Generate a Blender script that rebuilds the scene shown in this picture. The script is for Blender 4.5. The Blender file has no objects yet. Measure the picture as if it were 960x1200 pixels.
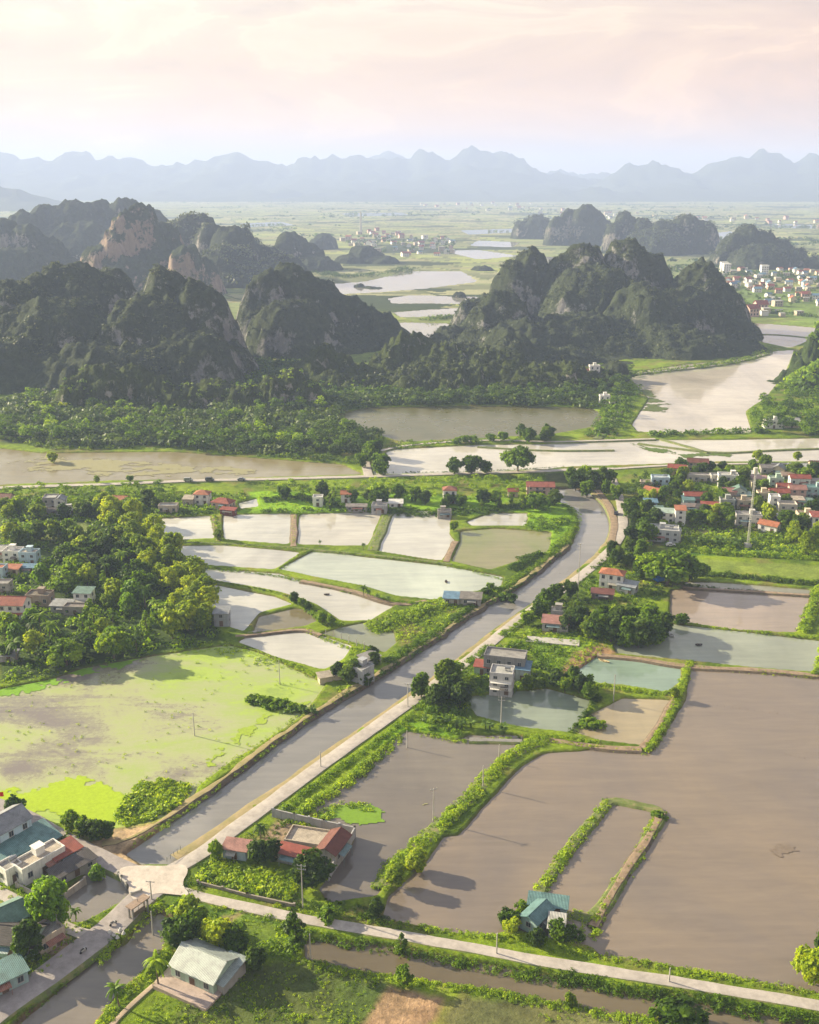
import bpy, math, random
import numpy as np
from mathutils import Vector
random.seed(7)
R = math.radians
SC = bpy.context.scene
COL = SC.collection
# ------------------------------------------------------------------ camera model (photo pixels 960x1200)
F, CX, CY, H = 1200.0, 480.0, 600.0, 150.0
TH = math.atan(388.0 / F)
CT, ST = math.cos(TH), math.sin(TH)
def ray(u, v):
    up = -(v - CY) / F
    return (u - CX) / F, CT + up * ST, -ST + up * CT
def G(u, v, z=0.0):
    dx, dy, dz = ray(u, v)
    t = (z - H) / dz
    return (dx * t, dy * t)
def GA(pts, z=0.0):
    return np.array([G(u, v, z) for u, v in pts])
def peak(u, v, Y):
    dx, dy, dz = ray(u, v)
    t = Y / dy
    return dx * t, H + dz * t, t / F          # x, z, metres per pixel
# ------------------------------------------------------------------ noise
def _hash(ix, iy, seed):
    h = (ix.astype(np.int64) * 374761393 + iy.astype(np.int64) * 668265263 + seed * 1442695041) & 0x7fffffff
    h = ((h ^ (h >> 13)) * 1274126177) & 0x7fffffff
    return ((h ^ (h >> 16)) & 0xffffff) / float(0xffffff)
def vnoise(x, y, seed=0):
    ix = np.floor(x); iy = np.floor(y)
    fx = x - ix; fy = y - iy
    fx = fx * fx * (3 - 2 * fx); fy = fy * fy * (3 - 2 * fy)
    a = _hash(ix, iy, seed); b = _hash(ix + 1, iy, seed)
    c = _hash(ix, iy + 1, seed); d = _hash(ix + 1, iy + 1, seed)
    return (a * (1 - fx) + b * fx) * (1 - fy) + (c * (1 - fx) + d * fx) * fy
def fbm(x, y, seed=0, octv=4, gain=0.5):
    s = 0; amp = 1.0; tot = 0
    for o in range(octv):
        s = s + amp * vnoise(x, y, seed + o * 17)
        tot += amp; amp *= gain; x = x * 2.03 + 11.3; y = y * 2.03 - 7.7
    return s / tot
def ridged(x, y, seed=0, octv=4):
    s = 0; amp = 1.0; tot = 0
    for o in range(octv):
        n = 1 - np.abs(2 * vnoise(x, y, seed + o * 31) - 1)
        s = s + amp * n * n
        tot += amp; amp *= 0.5; x = x * 2.1 + 3.1; y = y * 2.1 + 5.9
    return s / tot
def sdf(px, py, poly):
    poly = np.asarray(poly); n = len(poly)
    d = np.full(px.shape, 1e18); inside = np.zeros(px.shape, bool)
    for i in range(n):
        ax, ay = poly[i]; bx, by = poly[(i + 1) % n]
        ex, ey = bx - ax, by - ay
        wx, wy = px - ax, py - ay
        t = np.clip((wx * ex + wy * ey) / (ex * ex + ey * ey + 1e-12), 0, 1)
        d = np.minimum(d, (wx - ex * t) ** 2 + (wy - ey * t) ** 2)
        c = (ay > py) != (by > py)
        if ey != 0:
            inside ^= c & (px < ex * (py - ay) / ey + ax)
    d = np.sqrt(d)
    return np.where(inside, -d, d)
def smooth(poly, k=2, closed=True, q_=.75):
    p = np.asarray(poly, float); r_ = 1 - q_
    for _ in range(k):
        if closed:
            q = np.roll(p, -1, 0)
            p = np.stack([p * q_ + q * r_, p * r_ + q * q_], 1).reshape(-1, 2)
        else:
            q = p[1:]; r = p[:-1]
            m = np.stack([r * .75 + q * .25, r * .25 + q * .75], 1).reshape(-1, 2)
            p = np.vstack([p[:1], m, p[-1:]])
    return p
def resample(pl, step):
    pl = np.asarray(pl, float)
    seg = np.hypot(*(pl[1:] - pl[:-1]).T); s = np.concatenate([[0], np.cumsum(seg)])
    n = max(2, int(s[-1] / step) + 1)
    t = np.linspace(0, s[-1], n)
    return np.stack([np.interp(t, s, pl[:, 0]), np.interp(t, s, pl[:, 1])], 1)
# ------------------------------------------------------------------ mesh helpers
def np_mesh(name, verts, quads=None, tris=None, mats=(), tint=None, smooth_=False, matidx=None, cols=None):
    me = bpy.data.meshes.new(name)
    verts = np.asarray(verts, np.float32).reshape(-1, 3)
    nq = 0 if quads is None else len(quads); nt = 0 if tris is None else len(tris)
    me.vertices.add(len(verts)); me.vertices.foreach_set('co', verts.ravel())
    loops = []; starts = []; tot = []
    if nq:
        q = np.asarray(quads, np.int32).reshape(-1, 4); loops.append(q.ravel())
        starts.append(np.arange(nq) * 4); tot.append(np.full(nq, 4))
    if nt:
        t = np.asarray(tris, np.int32).reshape(-1, 3); loops.append(t.ravel())
        starts.append(nq * 4 + np.arange(nt) * 3); tot.append(np.full(nt, 3))
    lp = np.concatenate(loops).astype(np.int32)
    me.loops.add(len(lp)); me.loops.foreach_set('vertex_index', lp)
    me.polygons.add(nq + nt)
    me.polygons.foreach_set('loop_start', np.concatenate(starts).astype(np.int32))
    me.polygons.foreach_set('loop_total', np.concatenate(tot).astype(np.int32))
    if matidx is not None: me.polygons.foreach_set('material_index', np.asarray(matidx, np.int32))
    me.update(calc_edges=True)
    if tint is not None:
        a = me.attributes.new('tint', 'FLOAT', 'FACE'); a.data.foreach_set('value', np.asarray(tint, np.float32))
    if cols is not None:
        a = me.attributes.new('cover', 'FLOAT_COLOR', 'POINT')
        c = np.ones((len(verts), 4), np.float32); c[:, :cols.shape[1]] = cols
        a.data.foreach_set('color', c.ravel())
    if smooth_: me.polygons.foreach_set('use_smooth', np.ones(nq + nt, bool))
    for m in mats: me.materials.append(m)
    me.validate(verbose=False)
    return me
class MB:
    """collects faces with materials, links them as ONE mesh object"""
    def __init__(s): s.v = []; s.f = []; s.m = []
    def box(s, x0, x1, y0, y1, z0, z1, m=0):
        b = len(s.v)
        s.v += [(x0,y0,z0),(x1,y0,z0),(x1,y1,z0),(x0,y1,z0),(x0,y0,z1),(x1,y0,z1),(x1,y1,z1),(x0,y1,z1)]
        for f in ((0,3,2,1),(4,5,6,7),(0,1,5,4),(1,2,6,5),(2,3,7,6),(3,0,4,7)):
            s.f.append([b+i for i in f]); s.m.append(m)
        return s
    def poly(s, pts, m=0):
        b = len(s.v); s.v += [tuple(p) for p in pts]; s.f.append(list(range(b, b+len(pts)))); s.m.append(m); return s
    def slab(s, pts, t, m=0):
        """a closed plate from a planar loop, thickness t downwards"""
        b = len(s.v); n = len(pts)
        s.v += [tuple(p) for p in pts] + [(p[0], p[1], p[2]-t) for p in pts]
        s.f.append([b+i for i in range(n)]); s.m.append(m)
        s.f.append([b+n+i for i in reversed(range(n))]); s.m.append(m)
        for i in range(n):
            j = (i+1) % n
            s.f.append([b+i, b+n+i, b+n+j, b+j]); s.m.append(m)
        return s
    def tube(s, p0, p1, r0, r1=None, n=7, m=0, cap=True):
        r1 = r0 if r1 is None else r1
        p0 = Vector(p0); p1 = Vector(p1); d = (p1-p0).normalized()
        a = d.orthogonal().normalized(); c = d.cross(a)
        b = len(s.v)
        for p, r in ((p0, r0), (p1, r1)):
            for i in range(n):
                t = 2*math.pi*i/n
                s.v.append(tuple(p + (a*math.cos(t) + c*math.sin(t))*r))
        for i in range(n):
            j = (i+1) % n
            s.f.append([b+i, b+j, b+n+j, b+n+i]); s.m.append(m)
        if cap:
            s.f.append([b+n+i for i in range(n)]); s.m.append(m)
            s.f.append([b+i for i in reversed(range(n))]); s.m.append(m)
        return s
    def build(s, name, mats, parent=None, loc=None, rot=0):
        me = bpy.data.meshes.new(name)
        me.from_pydata(s.v, [], s.f); 
        for m in (mats if isinstance(mats, (list, tuple)) else [mats]): me.materials.append(m)
        me.polygons.foreach_set('material_index', s.m); me.update()
        o = bpy.data.objects.new(name, me); COL.objects.link(o)
        if parent: o.parent = parent
        if loc is not None: o.location = loc
        o.rotation_euler.z = rot
        return o
def tag(o, label=None, cat=None, group=None, kind=None):
    if label: o['label'] = label
    if cat: o['category'] = cat
    if group: o['group'] = group
    if kind: o['kind'] = kind
    return o
def empty(name, loc, rz=0, label=None, cat=None, group=None):
    o = bpy.data.objects.new(name, None); COL.objects.link(o)
    o.location = loc; o.rotation_euler.z = rz; o.empty_display_size = .5
    return tag(o, label, cat, group)
def link(name, me, parent=None, loc=None, rz=0, sc=None):
    o = bpy.data.objects.new(name, me); COL.objects.link(o)
    if parent: o.parent = parent
    if loc is not None: o.location = loc
    o.rotation_euler.z = rz
    if sc is not None: o.scale = sc
    return o
# ------------------------------------------------------------------ materials
def newmat(name):
    m = bpy.data.materials.new(name); m.use_nodes = True
    nt = m.node_tree; b = nt.nodes['Principled BSDF']
    return m, nt, b
def N(nt, t, **kw):
    n = nt.nodes.new(t)
    for k, v in kw.items():
        if k.startswith('i_'): n.inputs[k[2:].replace('_', ' ')].default_value = v
        else: setattr(n, k, v)
    return n
def noise(nt, scale, detail=4, rough=.55, coord='Position', vec=None, dist=0):
    n = N(nt, 'ShaderNodeTexNoise'); n.inputs['Scale'].default_value = scale
    n.inputs['Detail'].default_value = detail; n.inputs['Roughness'].default_value = rough
    n.inputs['Distortion'].default_value = dist
    if vec is None:
        if coord == 'Position': g = N(nt, 'ShaderNodeNewGeometry'); vec = g.outputs['Position']
        else: g = N(nt, 'ShaderNodeTexCoord'); vec = g.outputs['Object']
    nt.links.new(vec, n.inputs['Vector'])
    return n
def ramp(nt, src, stops):
    r = N(nt, 'ShaderNodeValToRGB'); nt.links.new(src, r.inputs[0])
    el = r.color_ramp.elements
    while len(el) < len(stops): el.new(.5)
    for e, (p, c) in zip(el, stops):
        e.position = p; e.color = (*c, 1) if len(c) == 3 else c
    return r
def mixc(nt, fac, a, b, mode='MIX'):
    m = N(nt, 'ShaderNodeMix', data_type='RGBA', blend_type=mode)
    for s, x in ((m.inputs[0], fac), (m.inputs[6], a), (m.inputs[7], b)):
        if hasattr(x, 'default_value') or hasattr(x, 'is_linked'): nt.links.new(x, s)
        else: s.default_value = x if isinstance(x, (int, float)) else (*x, 1)
    return m.outputs[2]
def math_(nt, op, a, b=None, clamp=False):
    m = N(nt, 'ShaderNodeMath', operation=op, use_clamp=clamp)
    for s, x in ((m.inputs[0], a), (m.inputs[1], b)):
        if x is None: continue
        if isinstance(x, (int, float)): s.default_value = x
        else: nt.links.new(x, s)
    return m.outputs[0]
def bump(nt, b, h, dist=.1, strength=1):
    n = N(nt, 'ShaderNodeBump'); n.inputs['Distance'].default_value = dist; n.inputs['Strength'].default_value = strength
    nt.links.new(h, n.inputs['Height']); nt.links.new(n.outputs[0], b.inputs['Normal'])
_mc = {}
def plain(col, rough=.8, var=.25, scale=1.2, name='paint', metal=0, stain=0.0):
    """wall paint, concrete ...: base colour with blotchy wear, so that no surface is one flat tone"""
    key = (tuple(col), rough, var, scale, name, metal, stain)
    if key in _mc: return _mc[key]
    m, nt, b = newmat(name)
    n1 = noise(nt, scale, 6, .65); n2 = noise(nt, scale * 7, 3, .6)
    f = math_(nt, 'ADD', math_(nt, 'MULTIPLY', n1.outputs[0], .7), math_(nt, 'MULTIPLY', n2.outputs[0], .3))
    lo = tuple(c * (1 - var) for c in col); hi = tuple(min(1, c * (1 + var * .6)) for c in col)
    r = ramp(nt, f, [(.3, lo), (.7, hi)])
    out = r.outputs[0]
    if stain:
        g = N(nt, 'ShaderNodeNewGeometry'); mp = N(nt, 'ShaderNodeMapping'); mp.inputs['Scale'].default_value = (1.5, 1.5, .12)
        nt.links.new(g.outputs['Position'], mp.inputs[0])
        n3 = noise(nt, 1.3, 5, .7, vec=mp.outputs[0])
        r3 = ramp(nt, n3.outputs[0], [(.5, (0, 0, 0)), (.72, (1, 1, 1))])
        out = mixc(nt, math_(nt, 'MULTIPLY', r3.outputs[0], stain), out, tuple(c * .35 for c in col))
    nt.links.new(out, b.inputs['Base Color'])
    b.inputs['Roughness'].default_value = rough; b.inputs['Metallic'].default_value = metal
    b.inputs['Specular IOR Level'].default_value = .25
    bump(nt, b, n2.outputs[0], .03, .4)
    _mc[key] = m; return m
def roofmat(col, kind='tile'):
    key = ('roof', tuple(col), kind)
    if key in _mc: return _mc[key]
    m, nt, b = newmat('roof_' + kind)
    tc = N(nt, 'ShaderNodeTexCoord')
    w = N(nt, 'ShaderNodeTexWave', wave_type='BANDS', bands_direction='X'); w.inputs['Scale'].default_value = 1.3 if kind == 'tile' else 1.0
    w.inputs['Distortion'].default_value = .15
    nt.links.new(tc.outputs['Object'], w.inputs[0])
    w2 = N(nt, 'ShaderNodeTexWave', wave_type='BANDS', bands_direction='Y'); w2.inputs['Scale'].default_value = 1.0
    nt.links.new(tc.outputs['Object'], w2.inputs[0])
    n1 = noise(nt, .55, 6, .7); n2 = noise(nt, 3.0, 4, .7)
    r = ramp(nt, n1.outputs[0], [(.3, tuple(c * .6 for c in col)), (.5, col), (.72, tuple(min(1, c * 1.25 + .02) for c in col))])
    o1 = mixc(nt, ramp(nt, n2.outputs[0], [(.5, (0,0,0)), (.75, (.65,.65,.65))]).outputs[0], r.outputs[0], tuple(.5 * c * .6 + .04 for c in col))
    o2 = mixc(nt, .3, o1, w.outputs[0], 'MULTIPLY')
    nt.links.new(o2, b.inputs['Base Color'])
    b.inputs['Roughness'].default_value = .75 if kind == 'tile' else .5
    b.inputs['Specular IOR Level'].default_value = .3
    hh = math_(nt, 'ADD', w.outputs[1], math_(nt, 'MULTIPLY', w2.outputs[1], .5 if kind == 'tile' else 0))
    bump(nt, b, hh, .06, .8)
    _mc[key] = m; return m
def leafmat(name, dark, mid, bright, trans=.35, rnd=.6, dry=None):
    m, nt, b = newmat(name)
    at = N(nt, 'ShaderNodeAttribute', attribute_name='tint')
    oi = N(nt, 'ShaderNodeObjectInfo')
    isl = N(nt, 'ShaderNodeNewGeometry')
    f = math_(nt, 'ADD', math_(nt, 'MULTIPLY', at.outputs['Fac'], 1 - rnd * .5), math_(nt, 'MULTIPLY', math_(nt, 'SUBTRACT', oi.outputs['Random'], .5), rnd))
    f = math_(nt, 'ADD', f, math_(nt, 'MULTIPLY', math_(nt, 'SUBTRACT', isl.outputs['Random Per Island'], .5), .35), True)
    r = ramp(nt, f, [(.05, dark), (.45, mid), (.95, bright)])
    out = r.outputs[0]
    nt.links.new(out, b.inputs['Base Color'])
    b.inputs['Roughness'].default_value = .55; b.inputs['Specular IOR Level'].default_value = .25
    tr = N(nt, 'ShaderNodeBsdfTranslucent')
    tcol = mixc(nt, 1.0, out, (1.5, 1.4, .55), 'MULTIPLY'); nt.links.new(tcol, tr.inputs[0])
    mx = N(nt, 'ShaderNodeMixShader'); mx.inputs[0].default_value = trans
    nt.links.new(b.outputs[0], mx.inputs[1]); nt.links.new(tr.outputs[0], mx.inputs[2])
    nt.links.new(mx.outputs[0], nt.nodes['Material Output'].inputs[0])
    return m
LEAF = leafmat('leaf_broad', (.045,.095,.006), (.14,.25,.008), (.36,.48,.012), .5)
LEAF_Y = leafmat('leaf_bamboo', (.12,.20,.008), (.32,.42,.012), (.58,.62,.02), .5, .5)
LEAF_D = leafmat('leaf_dark', (.036,.075,.010), (.09,.16,.014), (.24,.33,.02), .48)
LEAF_H = leafmat('leaf_hill', (.032,.048,.026), (.065,.088,.042), (.15,.17,.07), .25)
LEAF_G = leafmat('leaf_grass', (.08,.15,.008), (.24,.37,.012), (.50,.60,.02), .45, .0)
LEAF_F = leafmat('leaf_foothill', (.028,.055,.012), (.055,.098,.02), (.12,.175,.03), .35)  # darkened leaves: the hill's shadow over this wood is painted into their colour
LEAF_V = leafmat('leaf_vivid', (.07,.15,.008), (.15,.29,.012), (.28,.44,.02), .5, .2)
LEAF_B = leafmat('leaf_banana', (.07,.13,.02), (.13,.22,.035), (.24,.34,.06), .45)
BARK = plain((.16,.12,.09), .9, .3, 3, 'bark')
CONC = plain((.42,.40,.37), .85, .3, .6, 'concrete')
CONC_D = plain((.22,.21,.20), .9, .35, .6, 'concrete_dark')
GLASS = plain((.04,.05,.06), .15, .2, 1, 'window_glass')
WOOD = plain((.13,.08,.05), .7, .3, 2, 'timber')
METAL = plain((.30,.31,.32), .45, .2, 2, 'galvanised', .6)
def watermat(name, col, rough=.04, col2=None, wave=.006, scale=.02, spec=.5):
    m, nt, b = newmat(name)
    g = N(nt, 'ShaderNodeNewGeometry')
    mp = N(nt, 'ShaderNodeMapping'); mp.inputs['Scale'].default_value = (1, .55, 1); mp.inputs['Rotation'].default_value = (0, 0, .5)
    nt.links.new(g.outputs['Position'], mp.inputs[0])
    n = noise(nt, scale, 5, .6, vec=mp.outputs[0], dist=.6)
    c2 = col2 or tuple(c * .62 for c in col)
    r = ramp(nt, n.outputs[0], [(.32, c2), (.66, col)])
    mp2 = N(nt, 'ShaderNodeMapping'); mp2.inputs['Scale'].default_value = (.05, .32, 1); mp2.inputs['Rotation'].default_value = (0, 0, -.25); nt.links.new(g.outputs['Position'], mp2.inputs[0])
    ns = noise(nt, 1.0, 6, .7, vec=mp2.outputs[0], dist=.4)
    nt.links.new(mixc(nt, 1.0, r.outputs[0], ramp(nt, ns.outputs[0], [(.3, (.87, .87, .88)), (.7, (1.12, 1.10, 1.07))]).outputs[0], 'MULTIPLY'), b.inputs['Base Color'])  # surface ripples painted into the base colour as lighter and darker streaks
    b.inputs['IOR'].default_value = 1.5; b.inputs['Specular IOR Level'].default_value = spec
    n3 = noise(nt, .035, 3, .5)
    rr = ramp(nt, n3.outputs[0], [(.35, (rough,)*3), (.7, (rough + .07,)*3)])
    nt.links.new(rr.outputs[0], b.inputs['Roughness'])
    n2 = noise(nt, 1.6, 3, .6)
    bump(nt, b, n2.outputs[0], wave, 1)
    return m
# ------------------------------------------------------------------ camera, world, sun, haze
cam = bpy.data.cameras.new('camera'); co = bpy.data.objects.new('camera', cam); COL.objects.link(co)
co.location = (0, 0, H); co.rotation_euler = (math.pi/2 - TH, 0, 0)
cam.sensor_fit = 'VERTICAL'; cam.sensor_height = 24; cam.lens = 24 * F / 1200.0
cam.clip_start = 1; cam.clip_end = 60000
SC.camera = co
SUN_EL, SUN_AZ = R(21), R(66)            # azimuth measured from +Y towards -X
sd_ = Vector((-math.sin(SUN_AZ)*math.cos(SUN_EL), math.cos(SUN_AZ)*math.cos(SUN_EL), math.sin(SUN_EL)))
sl = bpy.data.lights.new('sun', 'SUN'); so = bpy.data.objects.new('sun', sl); COL.objects.link(so)
sl.energy = 5.0; sl.angle = R(.5); sl.color = (1, .86, .58)
so.rotation_euler = sd_.to_track_quat('Z', 'Y').to_euler(); so.location = (-800, 400, 500)
w = bpy.data.worlds.new('World'); SC.world = w; w.use_nodes = True
nt = w.node_tree; bg = nt.nodes['Background']
sky = N(nt, 'ShaderNodeTexSky', sky_type='NISHITA', sun_disc=False, sun_elevation=SUN_EL, sun_rotation=-SUN_AZ)
sky.dust_density = 3
tc = N(nt, 'ShaderNodeTexCoord')
sx = N(nt, 'ShaderNodeSeparateXYZ'); nt.links.new(tc.outputs['Generated'], sx.inputs[0])
# thin high cloud that the low sun lights warm near the horizon, grey lavender overhead
el = ramp(nt, sx.outputs['Z'], [(0.0, (1.22, .72, .36)), (.05, (1.18, .73, .39)), (.10, (1.04, .74, .48)), (.17, (.98, .85, .67)), (.3, (.86, .86, .80)), (.6, (.62, .65, .68)), (1, (.42, .47, .58))])
side = ramp(nt, math_(nt, 'ADD', math_(nt, 'MULTIPLY', sx.outputs['X'], -.5), .5), [(.3, (.99, .88, .84)), (.5, (1.0, .98, .97)), (.68, (1.12, 1.17, 1.14))])
base = mixc(nt, 1.0, el.outputs[0], side.outputs[0], 'MULTIPLY')
mp = N(nt, 'ShaderNodeMapping'); mp.inputs['Scale'].default_value = (2.2, 2.2, 9); mp.inputs['Location'].default_value = (.35, .2, .4); nt.links.new(tc.outputs['Generated'], mp.inputs[0])
cn = noise(nt, 2.1, 9, .6, vec=mp.outputs[0], dist=.7)
cr = ramp(nt, cn.outputs[0], [(.36, (.80, .79, .84)), (.46, (.93, .90, .92)), (.54, (1.0, .98, .96)), (.57, (1.14, 1.13, 1.08)), (.66, (1.0, .98, .95))])
clouds = mixc(nt, 1.0, base, cr.outputs[0], 'MULTIPLY')
skys = mixc(nt, 1.0, sky.outputs[0], (.1, .1, .1), 'MULTIPLY')
fin = mixc(nt, .88, skys, clouds)
nt.links.new(fin, bg.inputs[0]); bg.inputs[1].default_value = .36
def haze():
    mb = MB(); mb.box(-13000, 13000, -1500, 21500, -6, 600)
    m = bpy.data.materials.new('haze_air'); m.use_nodes = True
    t = m.node_tree; t.nodes.remove(t.nodes['Principled BSDF'])
    v = t.nodes.new('ShaderNodeVolumePrincipled')
    v.inputs['Color'].default_value = (.475, .585, .92, 1); v.inputs['Density'].default_value = HAZE
    v.inputs['Anisotropy'].default_value = .1
    t.links.new(v.outputs[0], t.nodes['Material Output'].inputs['Volume'])
    o = mb.build('haze', m); tag(o, 'pale blue haze filling the air over the plain', 'haze', kind='stuff')
HAZE = .000145
haze()
SC.view_settings.view_transform = 'Standard'; SC.view_settings.look = 'None'
SC.view_settings.exposure = 1.66; SC.view_settings.gamma = 1.0; SC.view_settings.use_curve_mapping = False
SC.render.engine = 'CYCLES'
cy = SC.cycles
cy.use_denoising = True
try: cy.denoiser = 'OPENIMAGEDENOISE'
except Exception: pass
cy.max_bounces = 5; cy.diffuse_bounces = 2; cy.glossy_bounces = 2; cy.transmission_bounces = 3; cy.transparent_max_bounces = 4
cy.volume_bounces = 2; cy.use_adaptive_sampling = True; cy.adaptive_threshold = .02
cy.caustics_reflective = False; cy.caustics_refractive = False
# ------------------------------------------------------------------ water bodies traced on the ground plane
W = []   # name, label, level, polygon, base colour, roughness, colour 2
def pond(name, label, pts, col, level=-.6, rough=.035, col2=None, soft=.6, wave=.006):
    W.append(dict(name=name, label=label, level=level, px=pts, col=col, rough=rough, col2=col2, soft=soft, wave=wave))
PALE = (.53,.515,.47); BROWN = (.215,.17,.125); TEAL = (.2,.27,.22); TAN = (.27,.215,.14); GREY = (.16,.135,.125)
pond('canal', 'straight grey-brown canal running up to the bend beside the village', [(150,1002),(170,1012),(203,1012),(215,999),(320,925),(420,852),(507,792),(570,742),(640,694),(690,655),(712,631),(716,613),(708,594),(692,578),(673,573),(650,574),(646,579),(657,589),(675,598),(681,613),(672,640),(640,665),(553,722),(500,762),(443,796),(397,824),(320,877),(233,942),(213,959)], (.25,.24,.23), -1.2)
pond('canal', 'lower canal reach leaving the frame at the bottom left', [(168,1079),(186,1074),(201,1083),(196,1100),(174,1128),(133,1164),(100,1208),(60,1260),(-10,1260),(26,1202),(75,1160),(126,1118),(152,1108)], (.20,.175,.15), -1.2)
pond('pond', 'small grey pond beside the bridge and the round bright tree', [(56,1066),(88,1040),(112,1018),(140,1032),(151,1042),(150,1049),(97,1079),(54,1079)], (.21,.19,.17))
pond('flooded_field', 'big pale green flooded field with weed beside the canal', [(-60,830),(0,809),(55,799),(100,784),(157,774),(187,769),(267,757),(300,765),(380,803),(352,838),(318,862),(267,893),(228,922),(222,940),(180,962),(120,972),(67,962),(30,948),(-60,930)], (.24,.25,.13), rough=.12)
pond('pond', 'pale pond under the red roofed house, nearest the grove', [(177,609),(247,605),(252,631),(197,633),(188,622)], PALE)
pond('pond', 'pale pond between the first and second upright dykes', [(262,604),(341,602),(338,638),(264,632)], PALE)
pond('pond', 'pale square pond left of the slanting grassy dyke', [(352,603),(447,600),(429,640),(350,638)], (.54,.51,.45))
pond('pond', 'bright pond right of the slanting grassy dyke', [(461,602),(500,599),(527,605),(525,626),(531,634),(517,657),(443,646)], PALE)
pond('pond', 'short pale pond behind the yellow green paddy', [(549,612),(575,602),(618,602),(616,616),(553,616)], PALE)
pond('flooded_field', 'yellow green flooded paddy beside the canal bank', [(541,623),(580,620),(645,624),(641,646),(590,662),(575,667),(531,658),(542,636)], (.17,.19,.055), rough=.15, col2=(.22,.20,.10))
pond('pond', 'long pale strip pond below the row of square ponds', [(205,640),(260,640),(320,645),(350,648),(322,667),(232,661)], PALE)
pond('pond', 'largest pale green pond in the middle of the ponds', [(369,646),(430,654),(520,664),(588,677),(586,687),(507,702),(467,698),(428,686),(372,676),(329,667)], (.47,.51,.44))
pond('pond', 'narrow pale pond below the long dyke with palms', [(235,667),(325,673),(350,681),(413,692),(461,710),(432,727),(402,727),(374,708),(345,697),(320,691),(245,678)], PALE)
pond('pond', 'pale pond beside the little grey hut in the grove edge', [(245,685),(320,700),(341,708),(302,718),(285,739),(250,727)], PALE)
pond('pond', 'small olive pond beside the leafy dyke', [(306,723),(345,714),(371,716),(373,726),(357,733),(320,738),(300,741)], (.22,.19,.11))
pond('pond', 'pale pond touching the corner of the green flooded field', [(281,752),(297,745),(357,740),(411,758),(400,772),(380,784),(325,769)], PALE)
pond('pond', 'grey green pond at the foot of the leafy dyke', [(398,737),(430,730),(460,742),(462,753),(450,764),(434,757),(378,742)], (.22,.235,.16))
pond('river', 'brown weedy water behind the far road', [(-80,528),(0,526),(50,532),(120,531),(200,530),(320,539),(400,545),(415,552),(428,556),(320,559),(240,562),(133,563),(67,566),(0,568),(-80,572)], (.20,.165,.085), rough=.14, col2=(.25,.22,.14))
pond('pond', 'bright water between the far road and the path to the hill', [(458,527),(470,527),(560,522),(640,521),(720,518),(745,516),(850,516),(960,514),(1060,518),(1060,542),(960,541),(840,541),(760,544),(660,547),(640,550),(560,553),(452,556),(434,557),(440,545)], (.54,.51,.45))
pond('flooded_field', 'olive flooded grass field at the foot of the crags', [(395,487),(430,478),(560,476),(690,478),(708,486),(695,500),(640,510),(590,512),(470,518),(440,508),(400,500)], (.115,.105,.045), rough=.25, col2=(.085,.085,.03))
pond('river', 'wide pale river bending round the central hill', [(735,438),(800,428),(860,422),(905,412),(930,410),(918,440),(896,466),(872,482),(880,508),(800,508),(748,506),(742,498),(762,468)], (.54,.49,.42))
pond('flooded_field', 'pale flooded paddies beyond the river bend', [(862,378),(905,380),(955,384),(950,398),(925,408),(890,400)], (.30,.28,.20))
pond('pond', 'teal pond strip along the right hedge', [(804,683),(850,684),(950,692),(948,696),(860,692),(802,688)], (.24,.24,.17))
pond('pond', 'mauve brown pond under the right village hedge', [(787,692),(850,690),(948,698),(941,722),(931,741),(860,737),(788,727)], (.33,.27,.225))
pond('pond', 'grey green pond in front of the dark tree cluster', [(790,733),(830,737),(940,750),(1030,760),(1030,792),(957,787),(880,781),(815,774),(723,765),(722,757),(745,735),(765,730)], (.30,.33,.26))
pond('pond', 'teal pond with a pale surface beside the bare soil patch', [(674,791),(703,770),(750,773),(796,784),(796,796),(780,810),(731,801),(698,800)], (.24,.33,.27))
pond('pond', 'tan fish pond inside the brown dykes', [(731,820),(786,822),(772,846),(751,872),(704,866),(672,857),(697,837)], (.36,.30,.19))
pond('pond', 'teal grey pond in front of the unfinished grey house', [(548,818),(580,815),(640,808),(690,822),(684,836),(665,857),(620,852),(590,846),(560,838)], (.22,.26,.20))
pond('lake', 'very large brown fish pond filling the right side', [(812,784),(860,787),(960,797),(1120,815),(1120,1185),(1000,1170),(927,1155),(850,1141),(773,1126),(709,1119),(695,1107),(640,1094),(600,1086),(580,1092),(533,1091),(450,1075),(458,1052),(475,1038),(503,1012),(523,983),(540,980),(579,938),(600,915),(615,900),(640,885),(707,880),(767,884),(790,848),(808,820)], BROWN, rough=.05, col2=(.16,.135,.12))
pond('lake', 'grey brown pond inside the long green hedge dyke', [(478,859),(537,870),(551,864),(612,864),(609,873),(586,887),(552,930),(506,976),(460,1008),(440,1048),(387,1055),(378,1043),(402,1012),(420,984),(385,970),(372,945),(410,920),(450,882)], (.19,.165,.135), col2=(.125,.11,.10))
pond('canal', 'dark still ditch below the field road', [(358,1103),(437,1110),(547,1129),(640,1148),(720,1165),(807,1178),(873,1191),(960,1204),(1040,1215),(1040,1232),(873,1212),(773,1194),(707,1187),(640,1168),(553,1153),(453,1139),(360,1124)], (.15,.12,.07))
pond('pond', 'thin pond slit beside the white house wall near the hedge corner', [(281,590),(300,585),(302,594),(283,596)], PALE)
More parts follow.
